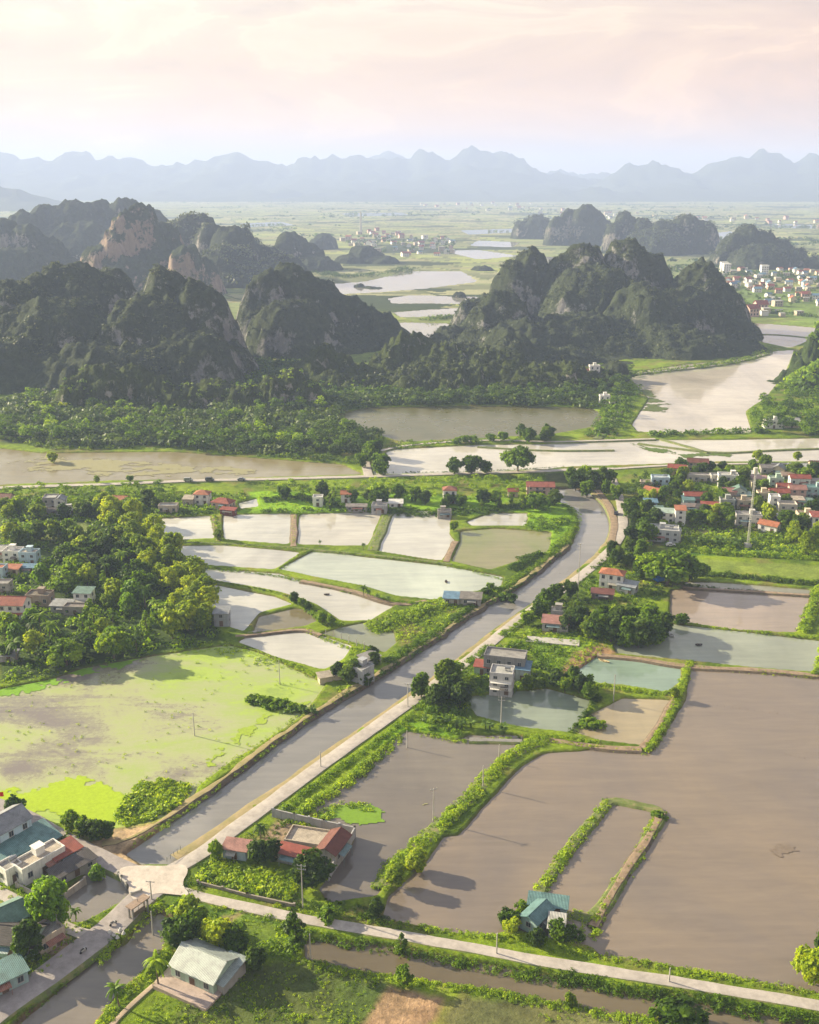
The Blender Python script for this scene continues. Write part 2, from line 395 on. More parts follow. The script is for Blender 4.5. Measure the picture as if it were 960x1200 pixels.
# far water in the plain
for lab, pts in (
  ('long pale river arm beyond the small round hill', [(390,333),(430,330),(480,318),(540,318),(560,330),(500,338),(440,343),(395,345)]),
  ('pale flooded strip left of the green islet', [(455,378),(500,378),(538,380),(536,386),(508,392),(512,404),(470,392)]),
  ('pale flooded strip behind the small dark crag', [(455,350),(480,346),(560,348),(555,356),(500,356),(460,356)]),
  ('pale flooded strip next to the islet road', [(460,366),(520,362),(550,360),(540,370),(470,372)]),
  ('flooded paddy sheet before the far town', [(700,305),(760,300),(770,303),(715,310)]),
  ('small shining reservoir beside the far hills', [(828,274),(858,271),(860,280),(835,287)]),
  ('pale water near the green road bend', [(520,294),(560,293),(610,300),(560,304)]),
  ('thin shining paddy strip far out on the left plain', [(280,262),(330,260),(345,264),(290,266)]),
  ('thin shining paddy strip far out in the middle', [(400,250),(470,249),(480,252),(410,254)]),
  ('shining paddy strip before the far hill pair', [(540,270),(600,268),(610,272),(550,275)]),
  ('shining flooded field right of the far hills', [(900,262),(960,264),(960,268),(905,267)]),
  ('pale flooded field behind the hazy middle town', [(560,282),(610,284),(600,290),(550,288)]),
  ('shining strip between the green bands of the plain', [(620,300),(680,303),(670,309),(615,306)]),
  ('pale paddy left of the red roofed town', [(905,385),(960,392),(960,402),(900,396)]),
  ): pond('flooded_paddy', lab, pts, (.30,.29,.24), soft=3)
def grow(p, d):
    """offset a closed polygon outwards"""
    a = np.roll(p, 1, 0); c = np.roll(p, -1, 0)
    t = c - a; n = np.stack([t[:, 1], -t[:, 0]], 1); n /= np.hypot(*n.T)[:, None] + 1e-9
    area = .5 * np.sum(p[:, 0] * c[:, 1] - c[:, 0] * p[:, 1])
    return p + n * d * (1 if area > 0 else -1)
for w_ in W:
    p = GA(w_['px'], w_['level'])
    if w_['soft'] < 1: p = grow(p, .7)
    p = smooth(smooth(p, 1, q_=.95), 1, q_=.85)
    w_['w'] = p
# ------------------------------------------------------------------ land cover polygons (real colour of soil, crops, grass)
L = []
def cover(pts, col, soft=1.0, nz=.35, vary=1.2): L.append((GA(pts), col, soft, nz, vary))
LUSH = (.15,.28,.015); DRY = (.20,.155,.075); SOIL = (.24,.155,.10); DARK = (.035,.055,.018); DIRT = (.30,.24,.18)
cover([(320,590),(470,577),(600,585),(560,603),(320,604),(270,600)], LUSH)
cover([(290,576),(365,576),(372,596),(320,603),(297,597)], (.18,.34,.015))
cover([(600,598),(660,588),(680,610),(655,640),(640,645),(620,620)], LUSH)
cover([(813,655),(960,663),(1040,668),(1040,682),(960,679),(820,667)], (.16,.22,.045))
cover([(800,630),(960,640),(960,655),(800,650)], (.07,.14,.02))
cover([(620,745),(680,740),(700,760),(660,790),(630,775)], (.13,.22,.03))
cover([(675,765),(705,755),(725,765),(700,772),(672,795),(655,790)], (.24,.155,.10))
cover([(0,590),(100,590),(200,640),(250,720),(260,750),(180,768),(80,790),(0,800)], (.05,.085,.02))
cover([(20,612),(100,612),(110,632),(50,640),(0,632),(0,615)], (.17,.21,.07))
cover([(430,880),(470,850),(500,845),(540,868),(480,860)], LUSH)
cover([(243,1008),(350,1026),(342,1056),(233,1034)], (.10,.17,.025))
cover([(200,1047),(262,1060),(330,1078),(360,1092),(350,1125),(230,1120),(200,1110),(205,1080)], (.09,.16,.02))
cover([(250,1075),(330,1085),(330,1120),(280,1118)], (.11,.17,.025))
cover([(260,1075),(283,1070),(270,1080),(255,1085)], (.33,.24,.16))
cover([(300,1130),(372,1120),(455,1150),(425,1215),(190,1215),(230,1160)], (.085,.115,.035))
cover([(385,1145),(455,1158),(425,1210),(375,1210),(390,1170)], (.075,.115,.03))
cover([(457,1157),(520,1170),(500,1215),(415,1215)], (.24,.165,.115), nz=.6)
cover([(530,1168),(650,1178),(760,1195),(760,1215),(515,1215)], (.12,.13,.06))
cover([(120,972),(170,965),(215,962),(150,1003),(170,1020),(120,1010),(105,990)], (.42,.31,.22), nz=.5)
cover([(0,1040),(60,1085),(110,1100),(60,1125),(0,1090)], (.34,.26,.19))
cover([(300,985),(330,960),(415,980),(395,1000),(330,1010)], (.25,.19,.15))
cover([(730,600),(960,560),(960,620),(800,635),(740,640)], (.09,.10,.05))
cover([(0,480),(440,485),(440,530),(200,522),(0,520)], DARK, 3)
cover([(340,420),(480,400),(440,440),(360,440)], (.12,.17,.04), 3)
cover([(640,555),(715,553),(720,580),(640,575)], (.07,.09,.03))
cover([(860,385),(960,372),(960,382),(930,388),(880,400)], (.16,.24,.05), 4)
cover([(870,335),(960,340),(960,375),(860,368)], (.13,.2,.05), 4)
# ------------------------------------------------------------------ terrain: ONE fan-shaped ground sheet to the horizon
def build_ground():
    ys = [132.0]
    while ys[-1] < 24000:
        y = ys[-1]
        ys.append(y + max(.5, .5 + (y - 150) * .0019 if y < 700 else (1.55 + (y - 700) * .008 if y < 1500 else y * .012)))
    ys = np.array(ys)
    ks = np.concatenate([np.linspace(-1.2, -.47, 40)[:-1], np.arange(-.47, .47, .00115), np.linspace(.47, 1.2, 40)[1:]])
    Y = ys[:, None] * np.ones_like(ks)[None]; X = ks[None] * (Y + 150)
    n = len(ks)
    z = np.zeros_like(X); lowest = np.full_like(X, 99.)
    near = 1 / (1 + (Y / 900) ** 2)
    jit = (fbm(X * .35, Y * .35, 3, 3) - .5) * 1.5 + (fbm(X * .07, Y * .07, 5, 2) - .5) * 1.6
    hgt = (fbm(X * .12, Y * .12, 9, 4) - .5) * .5 * near
    shore = np.full_like(X, 1e3)
    for w_ in W:
        p = w_['w']; x0, y0 = p.min(0) - 9; x1, y1 = p.max(0) + 9
        msk = (X > x0) & (X < x1) & (Y > y0) & (Y < y1)
        if not msk.any(): continue
        sd = sdf(X[msk], Y[msk], p) + jit[msk] * w_['soft'] * (.55 if w_['soft'] < 1 else 1)
        sl = .9 if w_['level'] > -1 else 1.0
        h = np.clip(w_['level'] + .04 + sd * sl, w_['level'] - 1.1, .0)
        lowest[msk] = np.minimum(lowest[msk], h); shore[msk] = np.minimum(shore[msk], np.maximum(sd, -1))
    z = np.where(lowest < 0, lowest, np.minimum(lowest, 0)) + hgt * (np.clip(shore, 0, 2) / 2)
    z = np.where(lowest > 50, hgt, z)
    # cover colours
    n1 = fbm(X * .05, Y * .05, 21, 5); n2 = fbm(X * .45, Y * .45, 22, 4); n3 = fbm(X * .012, Y * .012, 23, 3)
    g1 = np.array([.07, .12, .012]); g2 = np.array([.19, .28, .018]); g3 = np.array([.19, .165, .07])
    t = np.clip((n1 * .6 + n2 * .4 - .35) * 3.2, 0, 1)[..., None]
    C = g1 * (1 - t) + g2 * t
    t = np.clip((fbm(X * .11, Y * .11, 31, 4) - .57) * 5, 0, .6)[..., None]; C = C * (1 - t) + g3 * t
    # far plain: paddy patchwork
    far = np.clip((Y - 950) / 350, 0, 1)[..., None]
    ang = .35
    wx = X * math.cos(ang) + Y * math.sin(ang) + 60 * vnoise(X * .004, Y * .004, 41); wy = -X * math.sin(ang) + Y * math.cos(ang) + 60 * vnoise(X * .004, Y * .004, 42)
    big = _hash(np.floor(wx / 420), np.floor(wy / 300), 5)
    cw = 60 + 100 * big; ch = 45 + 90 * _hash(np.floor(wx / 420), np.floor(wy / 300), 6)
    cell = _hash(np.floor(wx / cw), np.floor(wy / ch), 77)
    lowf = fbm(X * .0009, Y * .0014, 51, 4)
    pal = np.array([[.07,.10,.03],[.14,.20,.05],[.26,.32,.06],[.13,.15,.06],[.22,.21,.12],[.10,.16,.04],[.30,.30,.20],[.05,.07,.03]])
    idx = np.clip(((cell * .75 + lowf * .9 - .32) * 8), 0, 7.99).astype(int)
    PC = pal[idx]
    PC = PC * .6 + np.array([.32, .34, .21]) * .4  # paled towards one tone: distance haze painted into the field colours
    edge = ((wx / cw) % 1 < .06) | ((wy / ch) % 1 < .08)
    PC = np.where(edge[..., None], np.array([.11, .13, .06]), PC)
    wood = (fbm(X * .0035, Y * .006, 61, 5) > .64)[..., None]
    PC = np.where(wood, np.array([.035, .055, .022]), PC)
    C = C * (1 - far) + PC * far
    for p, col, soft, nz, vary in L:
        x0, y0 = p.min(0) - 6; x1, y1 = p.max(0) + 6
        msk = (X > x0) & (X < x1) & (Y > y0) & (Y < y1)
        if not msk.any(): continue
        sd = sdf(X[msk], Y[msk], p) + jit[msk] * 1.2
        a = np.clip(.5 - sd / (2 * soft), 0, 1)[:, None]
        cc = np.array(col) * (1 + nz * (n2[msk] * 2 - 1) * 1.3 + nz * (n1[msk] * 2 - 1))[:, None]
        C[msk] = C[msk] * (1 - a) + cc * a
    # muddy margins where the bank drops to the water
    mud = np.clip((-z - .12) * 2.2, 0, 1) * np.clip(.35 + fbm(X * .2, Y * .2, 71, 3) * .9, 0, 1)
    mud = np.where(lowest < 50, mud, 0)[..., None] * (Y < 1200)[..., None]
    C = C * (1 - mud) + np.array([.12, .085, .055]) * mud
    verts = np.stack([X, Y, z], -1).reshape(-1, 3)
    r, c = np.meshgrid(np.arange(len(ys) - 1), np.arange(n - 1), indexing='ij')
    i = (r * n + c).ravel()
    quads = np.stack([i, i + 1, i + n + 1, i + n], 1)
    m, nt, b = newmat('ground_soil_grass')
    at = N(nt, 'ShaderNodeAttribute', attribute_name='cover')
    nn = noise(nt, 1.1, 7, .7); n4 = noise(nt, .09, 4, .6)
    r1 = ramp(nt, nn.outputs[0], [(.3, (.62, .62, .6)), (.7, (1.35, 1.3, 1.15))])
    o1 = mixc(nt, 1.0, at.outputs['Color'], r1.outputs[0], 'MULTIPLY')
    o2 = mixc(nt, 1.0, o1, ramp(nt, n4.outputs[0], [(.3, (.8, .85, .8)), (.7, (1.2, 1.12, 1.0))]).outputs[0], 'MULTIPLY')
    nt.links.new(o2, b.inputs['Base Color']); b.inputs['Roughness'].default_value = .95; b.inputs['Specular IOR Level'].default_value = .1
    bump(nt, b, nn.outputs[0], .35, .9)
    o = link('ground', np_mesh('ground', verts, quads, mats=[m], smooth_=True, cols=C.reshape(-1, 3)))
    tag(o, 'flat grassy valley floor with dykes and paddies reaching the horizon', 'ground', kind='structure')
    # cached lookups for scattering
    global SHX, SHY, SHZ
    SHX, SHY, SHZ = ks, ys, z
build_ground()
def gz(x, y):
    """ground height under points"""
    x = np.atleast_1d(np.asarray(x, float)); y = np.atleast_1d(np.asarray(y, float))
    j = np.clip(np.searchsorted(SHY, y), 1, len(SHY) - 1); k = x / (y + 150)
    i = np.clip(np.searchsorted(SHX, k), 1, len(SHX) - 1)
    return SHZ[j, i]
# near edge filler behind the camera side: same sheet level, plain soil
def near_fill():
    m, nt, b = newmat('near_ground'); nn = noise(nt, .2, 6, .7)
    nt.links.new(ramp(nt, nn.outputs[0], [(.3, (.05,.08,.02)), (.7, (.12,.16,.035))]).outputs[0], b.inputs['Base Color']); b.inputs['Roughness'].default_value = .95
    mb = MB(); mb.poly([(-3000,-1200,-1.7),(3000,-1200,-1.7),(3000,140,-1.7),(-3000,140,-1.7)])
    tag(mb.build('ground', m), 'near valley floor below the viewpoint', 'ground', kind='structure')
near_fill()
import mathutils.geometry as mg
def flat_poly_mesh(name, pts, z, m):
    tri = mg.tessellate_polygon([[Vector((p[0], p[1], 0)) for p in pts]])
    v = [(p[0], p[1], z) for p in pts]
    area = sum((v[b][0]-v[a][0])*(v[c][1]-v[a][1]) - (v[c][0]-v[a][0])*(v[b][1]-v[a][1]) for a, b, c in tri)
    if area < 0: tri = [(a, c, b) for a, b, c in tri]
    return np_mesh(name, v, tris=tri, mats=[m])
def weedy_mesh(p, z, m):
    x0, y0 = p.min(0) - 1; x1, y1 = p.max(0) + 1; xs = np.arange(x0, x1, 1.0); ys = np.arange(y0, y1, 1.0); X, Y = np.meshgrid(xs, ys)
    ok = sdf(X, Y, p) < 1.2; n = len(xs); k = ok[:-1, :-1] & ok[1:, :-1] & ok[:-1, 1:] & ok[1:, 1:]; r, c = np.nonzero(k); i = r * n + c
    op = np.zeros_like(X); li = np.zeros_like(X); jit = (fbm(X * .06, Y * .06, 91, 5) - .5) * 30
    for q in OPEN: op = np.maximum(op, np.clip(.5 - (sdf(X, Y, GA(q)) + jit) / 16, 0, 1))
    for q in GREEN: li = np.maximum(li, np.clip(.5 - (sdf(X, Y, GA(q)) + jit) / 22, 0, 1))
    C = np.stack([op, li, 0 * op], -1).reshape(-1, 3)
    return np_mesh('flooded_field', np.stack([X, Y, np.full_like(X, z)], -1).reshape(-1, 3), np.stack([i, i + 1, i + n + 1, i + n], 1), mats=[m], cols=C)
OPEN = [[(-30,808),(60,803),(85,822),(80,852),(-30,860)], [(-40,880),(40,868),(95,880),(150,905),(165,925),(60,925),(-40,940)], [(165,818),(220,828),(285,855),(262,864),(205,848)], [(180,905),(240,880),(258,893),(215,918),(180,928)], [(60,790),(120,778),(150,782),(100,800),(65,805)]]
GREEN = [[(-30,905),(60,912),(150,910),(175,930),(140,970),(30,965),(-40,940)], [(230,905),(290,868),(365,825),(340,800),(250,870)], [(180,765),(300,765),(380,800),(330,795),(240,785),(180,780)], [(100,830),(200,815),(250,845),(180,850)]]
for i, w_ in enumerate(W):
    p = grow(w_['w'], .75 if w_['soft'] < 1 else 3)
    m = None
    if 'weed beside the canal' in w_['label']:
        m, nt, b = newmat('weedy_water')
        g = N(nt, 'ShaderNodeNewGeometry'); mp = N(nt, 'ShaderNodeMapping'); mp.inputs['Rotation'].default_value = (0, 0, R(20)); mp.inputs['Scale'].default_value = (.35, 1.1, 1)
        nt.links.new(g.outputs['Position'], mp.inputs[0])
        a1 = noise(nt, .05, 8, .7, vec=mp.outputs[0], dist=.5); a2 = noise(nt, .9, 5, .7); a3 = noise(nt, .018, 3, .5)
        wv = N(nt, 'ShaderNodeMapping'); wv.inputs['Rotation'].default_value = (0, 0, R(25)); nt.links.new(g.outputs['Position'], wv.inputs[0])
        f = math_(nt, 'ADD', math_(nt, 'MULTIPLY', a1.outputs[0], .75), math_(nt, 'MULTIPLY', a2.outputs[0], .25))
        f = math_(nt, 'ADD', f, math_(nt, 'MULTIPLY', math_(nt, 'SUBTRACT', a3.outputs[0], .5), .5))
        at = N(nt, 'ShaderNodeAttribute', attribute_name='cover'); sp = N(nt, 'ShaderNodeSeparateColor'); nt.links.new(at.outputs['Color'], sp.inputs[0])
        f = math_(nt, 'SUBTRACT', f, math_(nt, 'MULTIPLY', sp.outputs[0], .12)); f = math_(nt, 'ADD', f, math_(nt, 'MULTIPLY', sp.outputs[1], .12))
        rc = ramp(nt, f, [(.33, (.19,.165,.15)), (.41, (.27,.26,.17)), (.47, (.33,.35,.18)), (.56, (.29,.35,.12)), (.62, (.31,.41,.07)), (.75, (.18,.25,.06))])
        nt.links.new(rc.outputs[0], b.inputs['Base Color'])
        rr = ramp(nt, f, [(.38, (.08,)*3), (.47, (.55,)*3)]); nt.links.new(rr.outputs[0], b.inputs['Roughness']); b.inputs['IOR'].default_value = 1.33
        bump(nt, b, a2.outputs[0], .02, 1)
    elif w_['name'] == 'flooded_field' or 'weedy' in w_['label']:
        m = watermat('flooded', w_['col'], w_['rough'], w_['col2'], .02, .06)
        b = m.node_tree.nodes['Principled BSDF']; b.inputs['Specular IOR Level'].default_value = .35
    else:
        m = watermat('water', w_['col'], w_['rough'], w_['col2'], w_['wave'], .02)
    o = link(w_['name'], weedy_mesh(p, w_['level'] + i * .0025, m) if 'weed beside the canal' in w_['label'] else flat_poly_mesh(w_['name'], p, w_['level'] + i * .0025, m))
    tag(o, w_['label'], 'water', kind='structure')
# bright duckweed mats lying on the flooded field, green scum patches
def weed(name, label, px, col, hole=.46, z=-.5, mat=None, cat='water weed', kind='stuff'):
    p = smooth(GA(px, -.55), 2)
    m, nt, b = newmat('duckweed')
    n1 = noise(nt, .07, 6, .65, dist=.8); n2 = noise(nt, 1.2, 5, .7)
    rc = ramp(nt, n2.outputs[0], [(.3, tuple(c * .75 for c in col)), (.65, col)])
    nt.links.new(rc.outputs[0], b.inputs['Base Color']); b.inputs['Roughness'].default_value = .8; b.inputs['Specular IOR Level'].default_value = .1
    # ragged: a fine triangulated sheet whose cells outside a noisy outline are dropped
    x0, y0 = p.min(0) - 4; x1, y1 = p.max(0) + 4; st = .45
    amp = min(1, math.sqrt((x1-x0) * (y1-y0)) / 60); xs = np.arange(x0, x1, st); yy = np.arange(y0, y1, st)
    X, Y = np.meshgrid(xs, yy)
    s = sdf(X, Y, p) + (fbm(X * .12, Y * .12, 5, 5) - .5) * 22 * amp + (fbm(X * .9, Y * .9, 6, 3) - .5) * 9 * amp
    hn = fbm(X * .09, Y * .16, 8, 5)
    ok = (s < 0) & (hn > hole - .12 * np.clip(-s / 8, 0, 1))
    k = ok[:-1, :-1] & ok[1:, :-1] & ok[:-1, 1:] & ok[1:, 1:]
    r, c = np.nonzero(k); n = len(xs); i = r * n + c
    quads = np.stack([i, i + 1, i + n + 1, i + n], 1)
    v = np.stack([X, Y, np.full_like(X, z)], -1).reshape(-1, 3)
    used, inv = np.unique(quads.ravel(), return_inverse=True)
    o = link(name, np_mesh(name, v[used], inv.reshape(-1, 4), mats=[mat or m])); tag(o, label, cat, kind=kind)
weed('duckweed', 'vivid lime duckweed mat along the near edge of the flooded field', [(-20,915),(30,925),(60,920),(90,910),(120,918),(155,918),(165,928),(150,945),(130,962),(90,974),(55,960),(25,955),(-20,945)], (.34,.46,.025), .40)
weed('duckweed', 'green scum strip at the top left of the flooded field', [(-20,800),(50,795),(130,772),(175,765),(160,785),(90,792),(20,812),(-20,812)], (.18,.34,.03), .38)
weed('duckweed', 'green weed streak at the grove side of the flooded field', [(190,765),(260,755),(330,772),(380,795),(330,792),(250,770)], (.26,.38,.04), .42)
weed('duckweed', 'yellow green weed along the canal side of the flooded field', [(230,905),(290,868),(350,830),(365,815),(330,815),(260,860)], (.30,.40,.05), .44)
weed('water_patch', 'bright green weed patch in the grey pond by the walled yard', [(365,955),(385,940),(415,936),(445,944),(455,955),(440,966),(400,964)], (.17,.29,.03), .30, -.42)
weed('water_patch', 'pale scum round the lone pole in the grey pond', [(440,930),(470,925),(500,920),(512,930),(500,945),(460,940)], (.26,.25,.13), .56, -.42)
weed('water_patch', 'weedy strips in the bright water near the right village', [(740,520),(770,525),(800,533),(850,530),(860,534),(800,537),(760,527)], (.10,.15,.03), .40, -.42)
weed('water_patch', 'weedy flats in the river at the hill foot', [(745,452),(775,462),(790,480),(760,490),(745,475)], (.10,.13,.04), .50, -.42)
weed('water_patch', 'dark smudge in the middle of the big lake', [(885,985),(905,978),(940,985),(943,1000),(905,1005),(885,998)], (.20,.16,.13), .60, -.44)  # ragged sheet with holes, in a brown close to the lake colour
weed('water_patch', 'pale weed streaks in the brown water behind the far road', [(0,540),(100,535),(220,545),(330,552),(200,557),(60,556)], (.30,.28,.16), .47, -.42)
# ------------------------------------------------------------------ roads: ribbons with real thickness laid on the banks
ROAD = None
def roadmat(col, name):
    m, nt, b = newmat(name)
    n1 = noise(nt, .12, 6, .65); n2 = noise(nt, 2.2, 5, .7)
    r = ramp(nt, n1.outputs[0], [(.3, tuple(c * .78 for c in col)), (.7, tuple(c * 1.1 for c in col))])
    n0 = noise(nt, .5, 6, .75)
    o = mixc(nt, 1.0, r.outputs[0], ramp(nt, n0.outputs[0], [(.3, (.72,)*3), (.6, (1.05,)*3)]).outputs[0], 'MULTIPLY')
    o = mixc(nt, ramp(nt, n2.outputs[0], [(.55, (0,0,0)), (.75, (.5,.5,.5))]).outputs[0], o, tuple(c * .62 for c in col))
    nt.links.new(o, b.inputs['Base Color']); b.inputs['Roughness'].default_value = .85; b.inputs['Specular IOR Level'].default_value = .2
    bump(nt, b, n2.outputs[0], .02, .6)
    return m
def ribbon(name, label, px, width, mat, z=.22, skirt=1.0, cat='road', wobble=.25, wpts=None, kind='structure', step=1.5, crown=0, sk=None):
    pl = GA(px, z) if wpts is None else np.array(wpts, float)
    pl = resample(smooth(pl, 2, False), step)
    t = np.gradient(pl, axis=0); t /= np.hypot(*t.T)[:, None] + 1e-9
    nrm = np.stack([t[:, 1], -t[:, 0]], 1)
    s = np.arange(len(pl)) * step
    wl = width / 2 + (fbm(s * .15, s * 0, 3, 3) - .5) * wobble * 2; wr = width / 2 + (fbm(s * .15, s * 0 + 9, 4, 3) - .5) * wobble * 2
    if np.ndim(width): pass
    a = pl - nrm * (wl[:, None]); b = pl + nrm * (wr[:, None])
    o1 = pl - nrm * (wl[:, None] + skirt * .9); o2 = pl + nrm * (wr[:, None] + skirt * .9)
    n = len(pl); zz = np.full(n, z)
    rows = np.stack([np.c_[o1, zz - skirt], np.c_[a, zz - .02], np.c_[a + nrm * .12, zz], np.c_[pl, zz + crown], np.c_[b - nrm * .12, zz], np.c_[b, zz - .02], np.c_[o2, zz - skirt]], 1)
    m = rows.shape[1]
    r, c = np.meshgrid(np.arange(n - 1), np.arange(m - 1), indexing='ij'); i = (r * m + c)
    q = np.stack([i, i + 1, i + m + 1, i + m], -1).reshape(-1, 4)
    mi = np.where((c == 0) | (c == m - 2), 1, 0).ravel()
    me = np_mesh(name, rows.reshape(-1, 3), q, mats=[mat, sk or (EARTHD if mat is EARTH else VERGE)], matidx=mi)
    o = link(name, me); tag(o, label, cat, kind=kind); return o
VERGE, nt, b = newmat('grassy_verge')
nn = noise(nt, .35, 6, .7)
nt.links.new(ramp(nt, nn.outputs[0], [(.3, (.09,.085,.04)), (.5, (.11,.15,.03)), (.7, (.24,.19,.10))]).outputs[0], b.inputs['Base Color']); b.inputs['Roughness'].default_value = .95
bump(nt, b, nn.outputs[0], .2, .8)
DRYV, nt, b = newmat('dry_verge')
nn = noise(nt, .25, 6, .7)
nt.links.new(ramp(nt, nn.outputs[0], [(.3, (.20,.18,.06)), (.5, (.27,.22,.10)), (.7, (.36,.27,.15))]).outputs[0], b.inputs['Base Color']); b.inputs['Roughness'].default_value = .95
bump(nt, b, nn.outputs[0], .2, .8)
EARTH, nt, b = newmat('bare_earth')
nn = noise(nt, .5, 7, .7)
nt.links.new(ramp(nt, nn.outputs[0], [(.3, (.14,.095,.06)), (.5, (.24,.17,.11)), (.7, (.32,.24,.16))]).outputs[0], b.inputs['Base Color']); b.inputs['Roughness'].default_value = .95
bump(nt, b, nn.outputs[0], .3, .9)
EARTHD, nt, b = newmat('eroded_bank')
nn = noise(nt, .6, 7, .75)
nt.links.new(ramp(nt, nn.outputs[0], [(.3, (.06,.042,.03)), (.55, (.13,.10,.065)), (.7, (.10,.13,.03))]).outputs[0], b.inputs['Base Color']); b.inputs['Roughness'].default_value = .95
bump(nt, b, nn.outputs[0], .5, 1)
RC = roadmat((.44,.395,.36), 'concrete_road'); RA = roadmat((.33,.295,.285), 'worn_asphalt'); RD = roadmat((.42,.33,.24), 'dirt_track')
# verge between canal and road (dry yellow grass), then the road
ribbon('verge', 'strip of dry yellow grass between the canal and its road', [(205,1005),(222,995),(324,927),(425,855),(512,795),(575,745),(645,696),(694,658),(717,632),(721,612),(712,592),(695,577)], 3.2, DRYV, .05, .5, 'verge', .5)
ribbon('road', 'pale concrete road running along the right bank of the canal', [(172,1034),(233,1003),(278,969),(320,938),(420,865),(507,804),(553,771),(612,722),(650,697),(680,676),(716,645),(731,622),(729,592),(719,562),(711,551)], 4.4, RC, .25)
ribbon('road', 'grey asphalt road coming in from the bottom left', [(-40,1215),(0,1180),(50,1147),(97,1112),(133,1084),(160,1055),(200,1026)], 6.5, RA, .29)
ribbon('road', 'narrow pale field road crossing the bottom of the picture', [(176,1034),(200,1040),(240,1052),(320,1070),(403,1085),(480,1098),(553,1110),(640,1127),(740,1142),(840,1158),(960,1178),(1060,1194)], 2.9, RC, .21)
ribbon('road', 'lane climbing past the blue house to the upper left', [(185,1032),(150,1020),(112,1001),(80,986),(55,972),(34,959),(0,944),(-40,930)], 5.0, RA, .27)
ribbon('lane', 'pale concrete lane beside the small pond', [(112,1099),(80,1088),(50,1072),(22,1056),(-10,1040)], 3.0, RC, .23)
ribbon('road', 'far pale road on the causeway in front of the hills', [(-60,576),(0,571),(67,569),(133,567),(220,563),(320,561),(433,558),(520,555),(640,552),(663,550),(720,549)], 4.2, RC, .5, 1.3, step=3)
ribbon('road', 'far road continuing behind the right village', [(720,549),(780,545),(860,543),(960,543),(1060,545)], 3.0, RC, .4, 1.3, step=3)
ribbon('path', 'short pale path to the wooded hill foot', [(432,557),(429,545),(427,535)], 5, RC, .4, 1, step=2)
ribbon('path', 'causeway path in front of the olive field', [(446,528),(470,522),(530,517),(593,515),(640,518),(700,516),(768,514)], 3, RC, .3, 1, step=3)
ribbon('path', 'green dyke path leading to the white hill house', [(700,514),(722,490),(730,470),(728,455)], 5, VERGE, .5, 1.5, step=3)
ribbon('bank', 'bare earth bank top on the left side of the canal', [(120,988),(150,985),(205,952),(228,936),(315,872),(350,846),(392,818),(438,792),(495,757),(548,718),(600,690),(636,662),(666,638)], 1.7, DRYV, .12, 1.1, 'bank', 1.1, sk=EARTHD)
ribbon('track', 'dirt track beside the lower canal', [(118,1215),(150,1180),(185,1150),(215,1120),(232,1108)], 1.2, RD, .12, .3)
ribbon('bank', 'dirt bank along the hairpin of the canal bend', [(700,574),(712,588),(722,610),(716,640)], 3, EARTH, .35, 1.2, 'bank')
ribbon('path', 'hill foot path along the river edge', [(712,447),(740,438),(790,433),(850,427),(900,414)], 4, RC, .4, 1, step=3)
# earth dykes: raised soil ridges between ponds
DYK = [
 ([(250,604),(256,634)], 1.8, EARTH), ([(345,602),(344,640)], 2.6, EARTH), ([(455,601),(436,645)], 4.2, VERGE), ([(534,634),(522,658)], 2.6, EARTH),
 ([(353,680),(415,692),(465,710),(500,704)], 2.2, EARTH), ([(800,688),(950,697)], 1.8, EARTH), ([(700,767),(750,771),(800,781),(880,784),(960,791)], 2.4, EARTH),
 ([(640,866),(707,876),(752,878)], 2.4, EARTH), ([(752,876),(775,846),(795,812)], 1.6, EARTH), ([(276,745),(300,743),(357,736),(376,744)], 1.6, EARTH),
 ([(695,1085),(727,1030),(753,993),(776,952)], 1.8, EARTH), ([(550,866),(612,868)], 2.0, CONC_D), ([(203,635),(260,636),(350,642),(440,650),(530,661)], 1.4, VERGE),
]
DYK += [([(748,519),(800,526),(850,531),(900,527),(960,525)], 2.2, VERGE), ([(775,514),(800,521),(830,530)], 2.2, VERGE), ([(560,523),(640,528),(720,527)], 1.8, VERGE), ([(862,392),(905,391),(955,396)], 3, VERGE)]
for k, (px, wd, mt) in enumerate(DYK):
    where = ['beside the grove end of the square ponds', 'between the second and third square ponds', 'slanting and grassy between two pale ponds', 'on the left of the yellow green paddy', 'carrying the coconut palms', 'under the mauve right pond', 'between the teal pond and the brown lake', 'below the tan fish pond', 'right of the tan fish pond', 'at the corner of the green flooded field', 'right side of the long inner pond in the lake', 'behind the grey brown pond', 'long and thin below the row of square ponds', 'grassy, crossing the bright water behind the right village', 'short and grassy, slanting through the bright water', 'thin, in the bright water behind the roadside trees', 'grassy, between the paddies beyond the river bend'][k]
    ribbon('dyke', 'narrow earth dyke ' + where, px, wd, mt, .12, .75, 'dyke', .5)
# inner rectangle dyke in the lake stands on its own low ridge
ribbon('dyke', 'green dyke loop round the long inner pond of the lake', [(628,1052),(640,1030),(677,982),(700,955),(713,938),(722,937),(745,942),(775,948),(772,960),(752,994),(727,1031),(698,1076),(672,1070)], 2.2, VERGE, .02, .9, 'dyke', .6)
ribbon('dyke', 'grassy dyke closing the lake from the grey brown pond', [(447,1040),(460,1015),(507,978),(553,932),(582,900),(612,876),(640,868)], 3.6, VERGE, .05, .9, 'dyke', .8)
# junction apron
p = smooth(GA([(140,1016),(165,1014),(195,1015),(215,1012),(222,1020),(212,1036),(225,1050),(200,1048),(182,1046),(160,1058),(150,1046),(152,1036),(138,1028)], .3), 2)
o = link('road', flat_poly_mesh('road', p, .335, roadmat((.56,.49,.43), 'junction_concrete'))); tag(o, 'bright concrete junction apron and bridge deck where the roads meet', 'road', kind='structure')
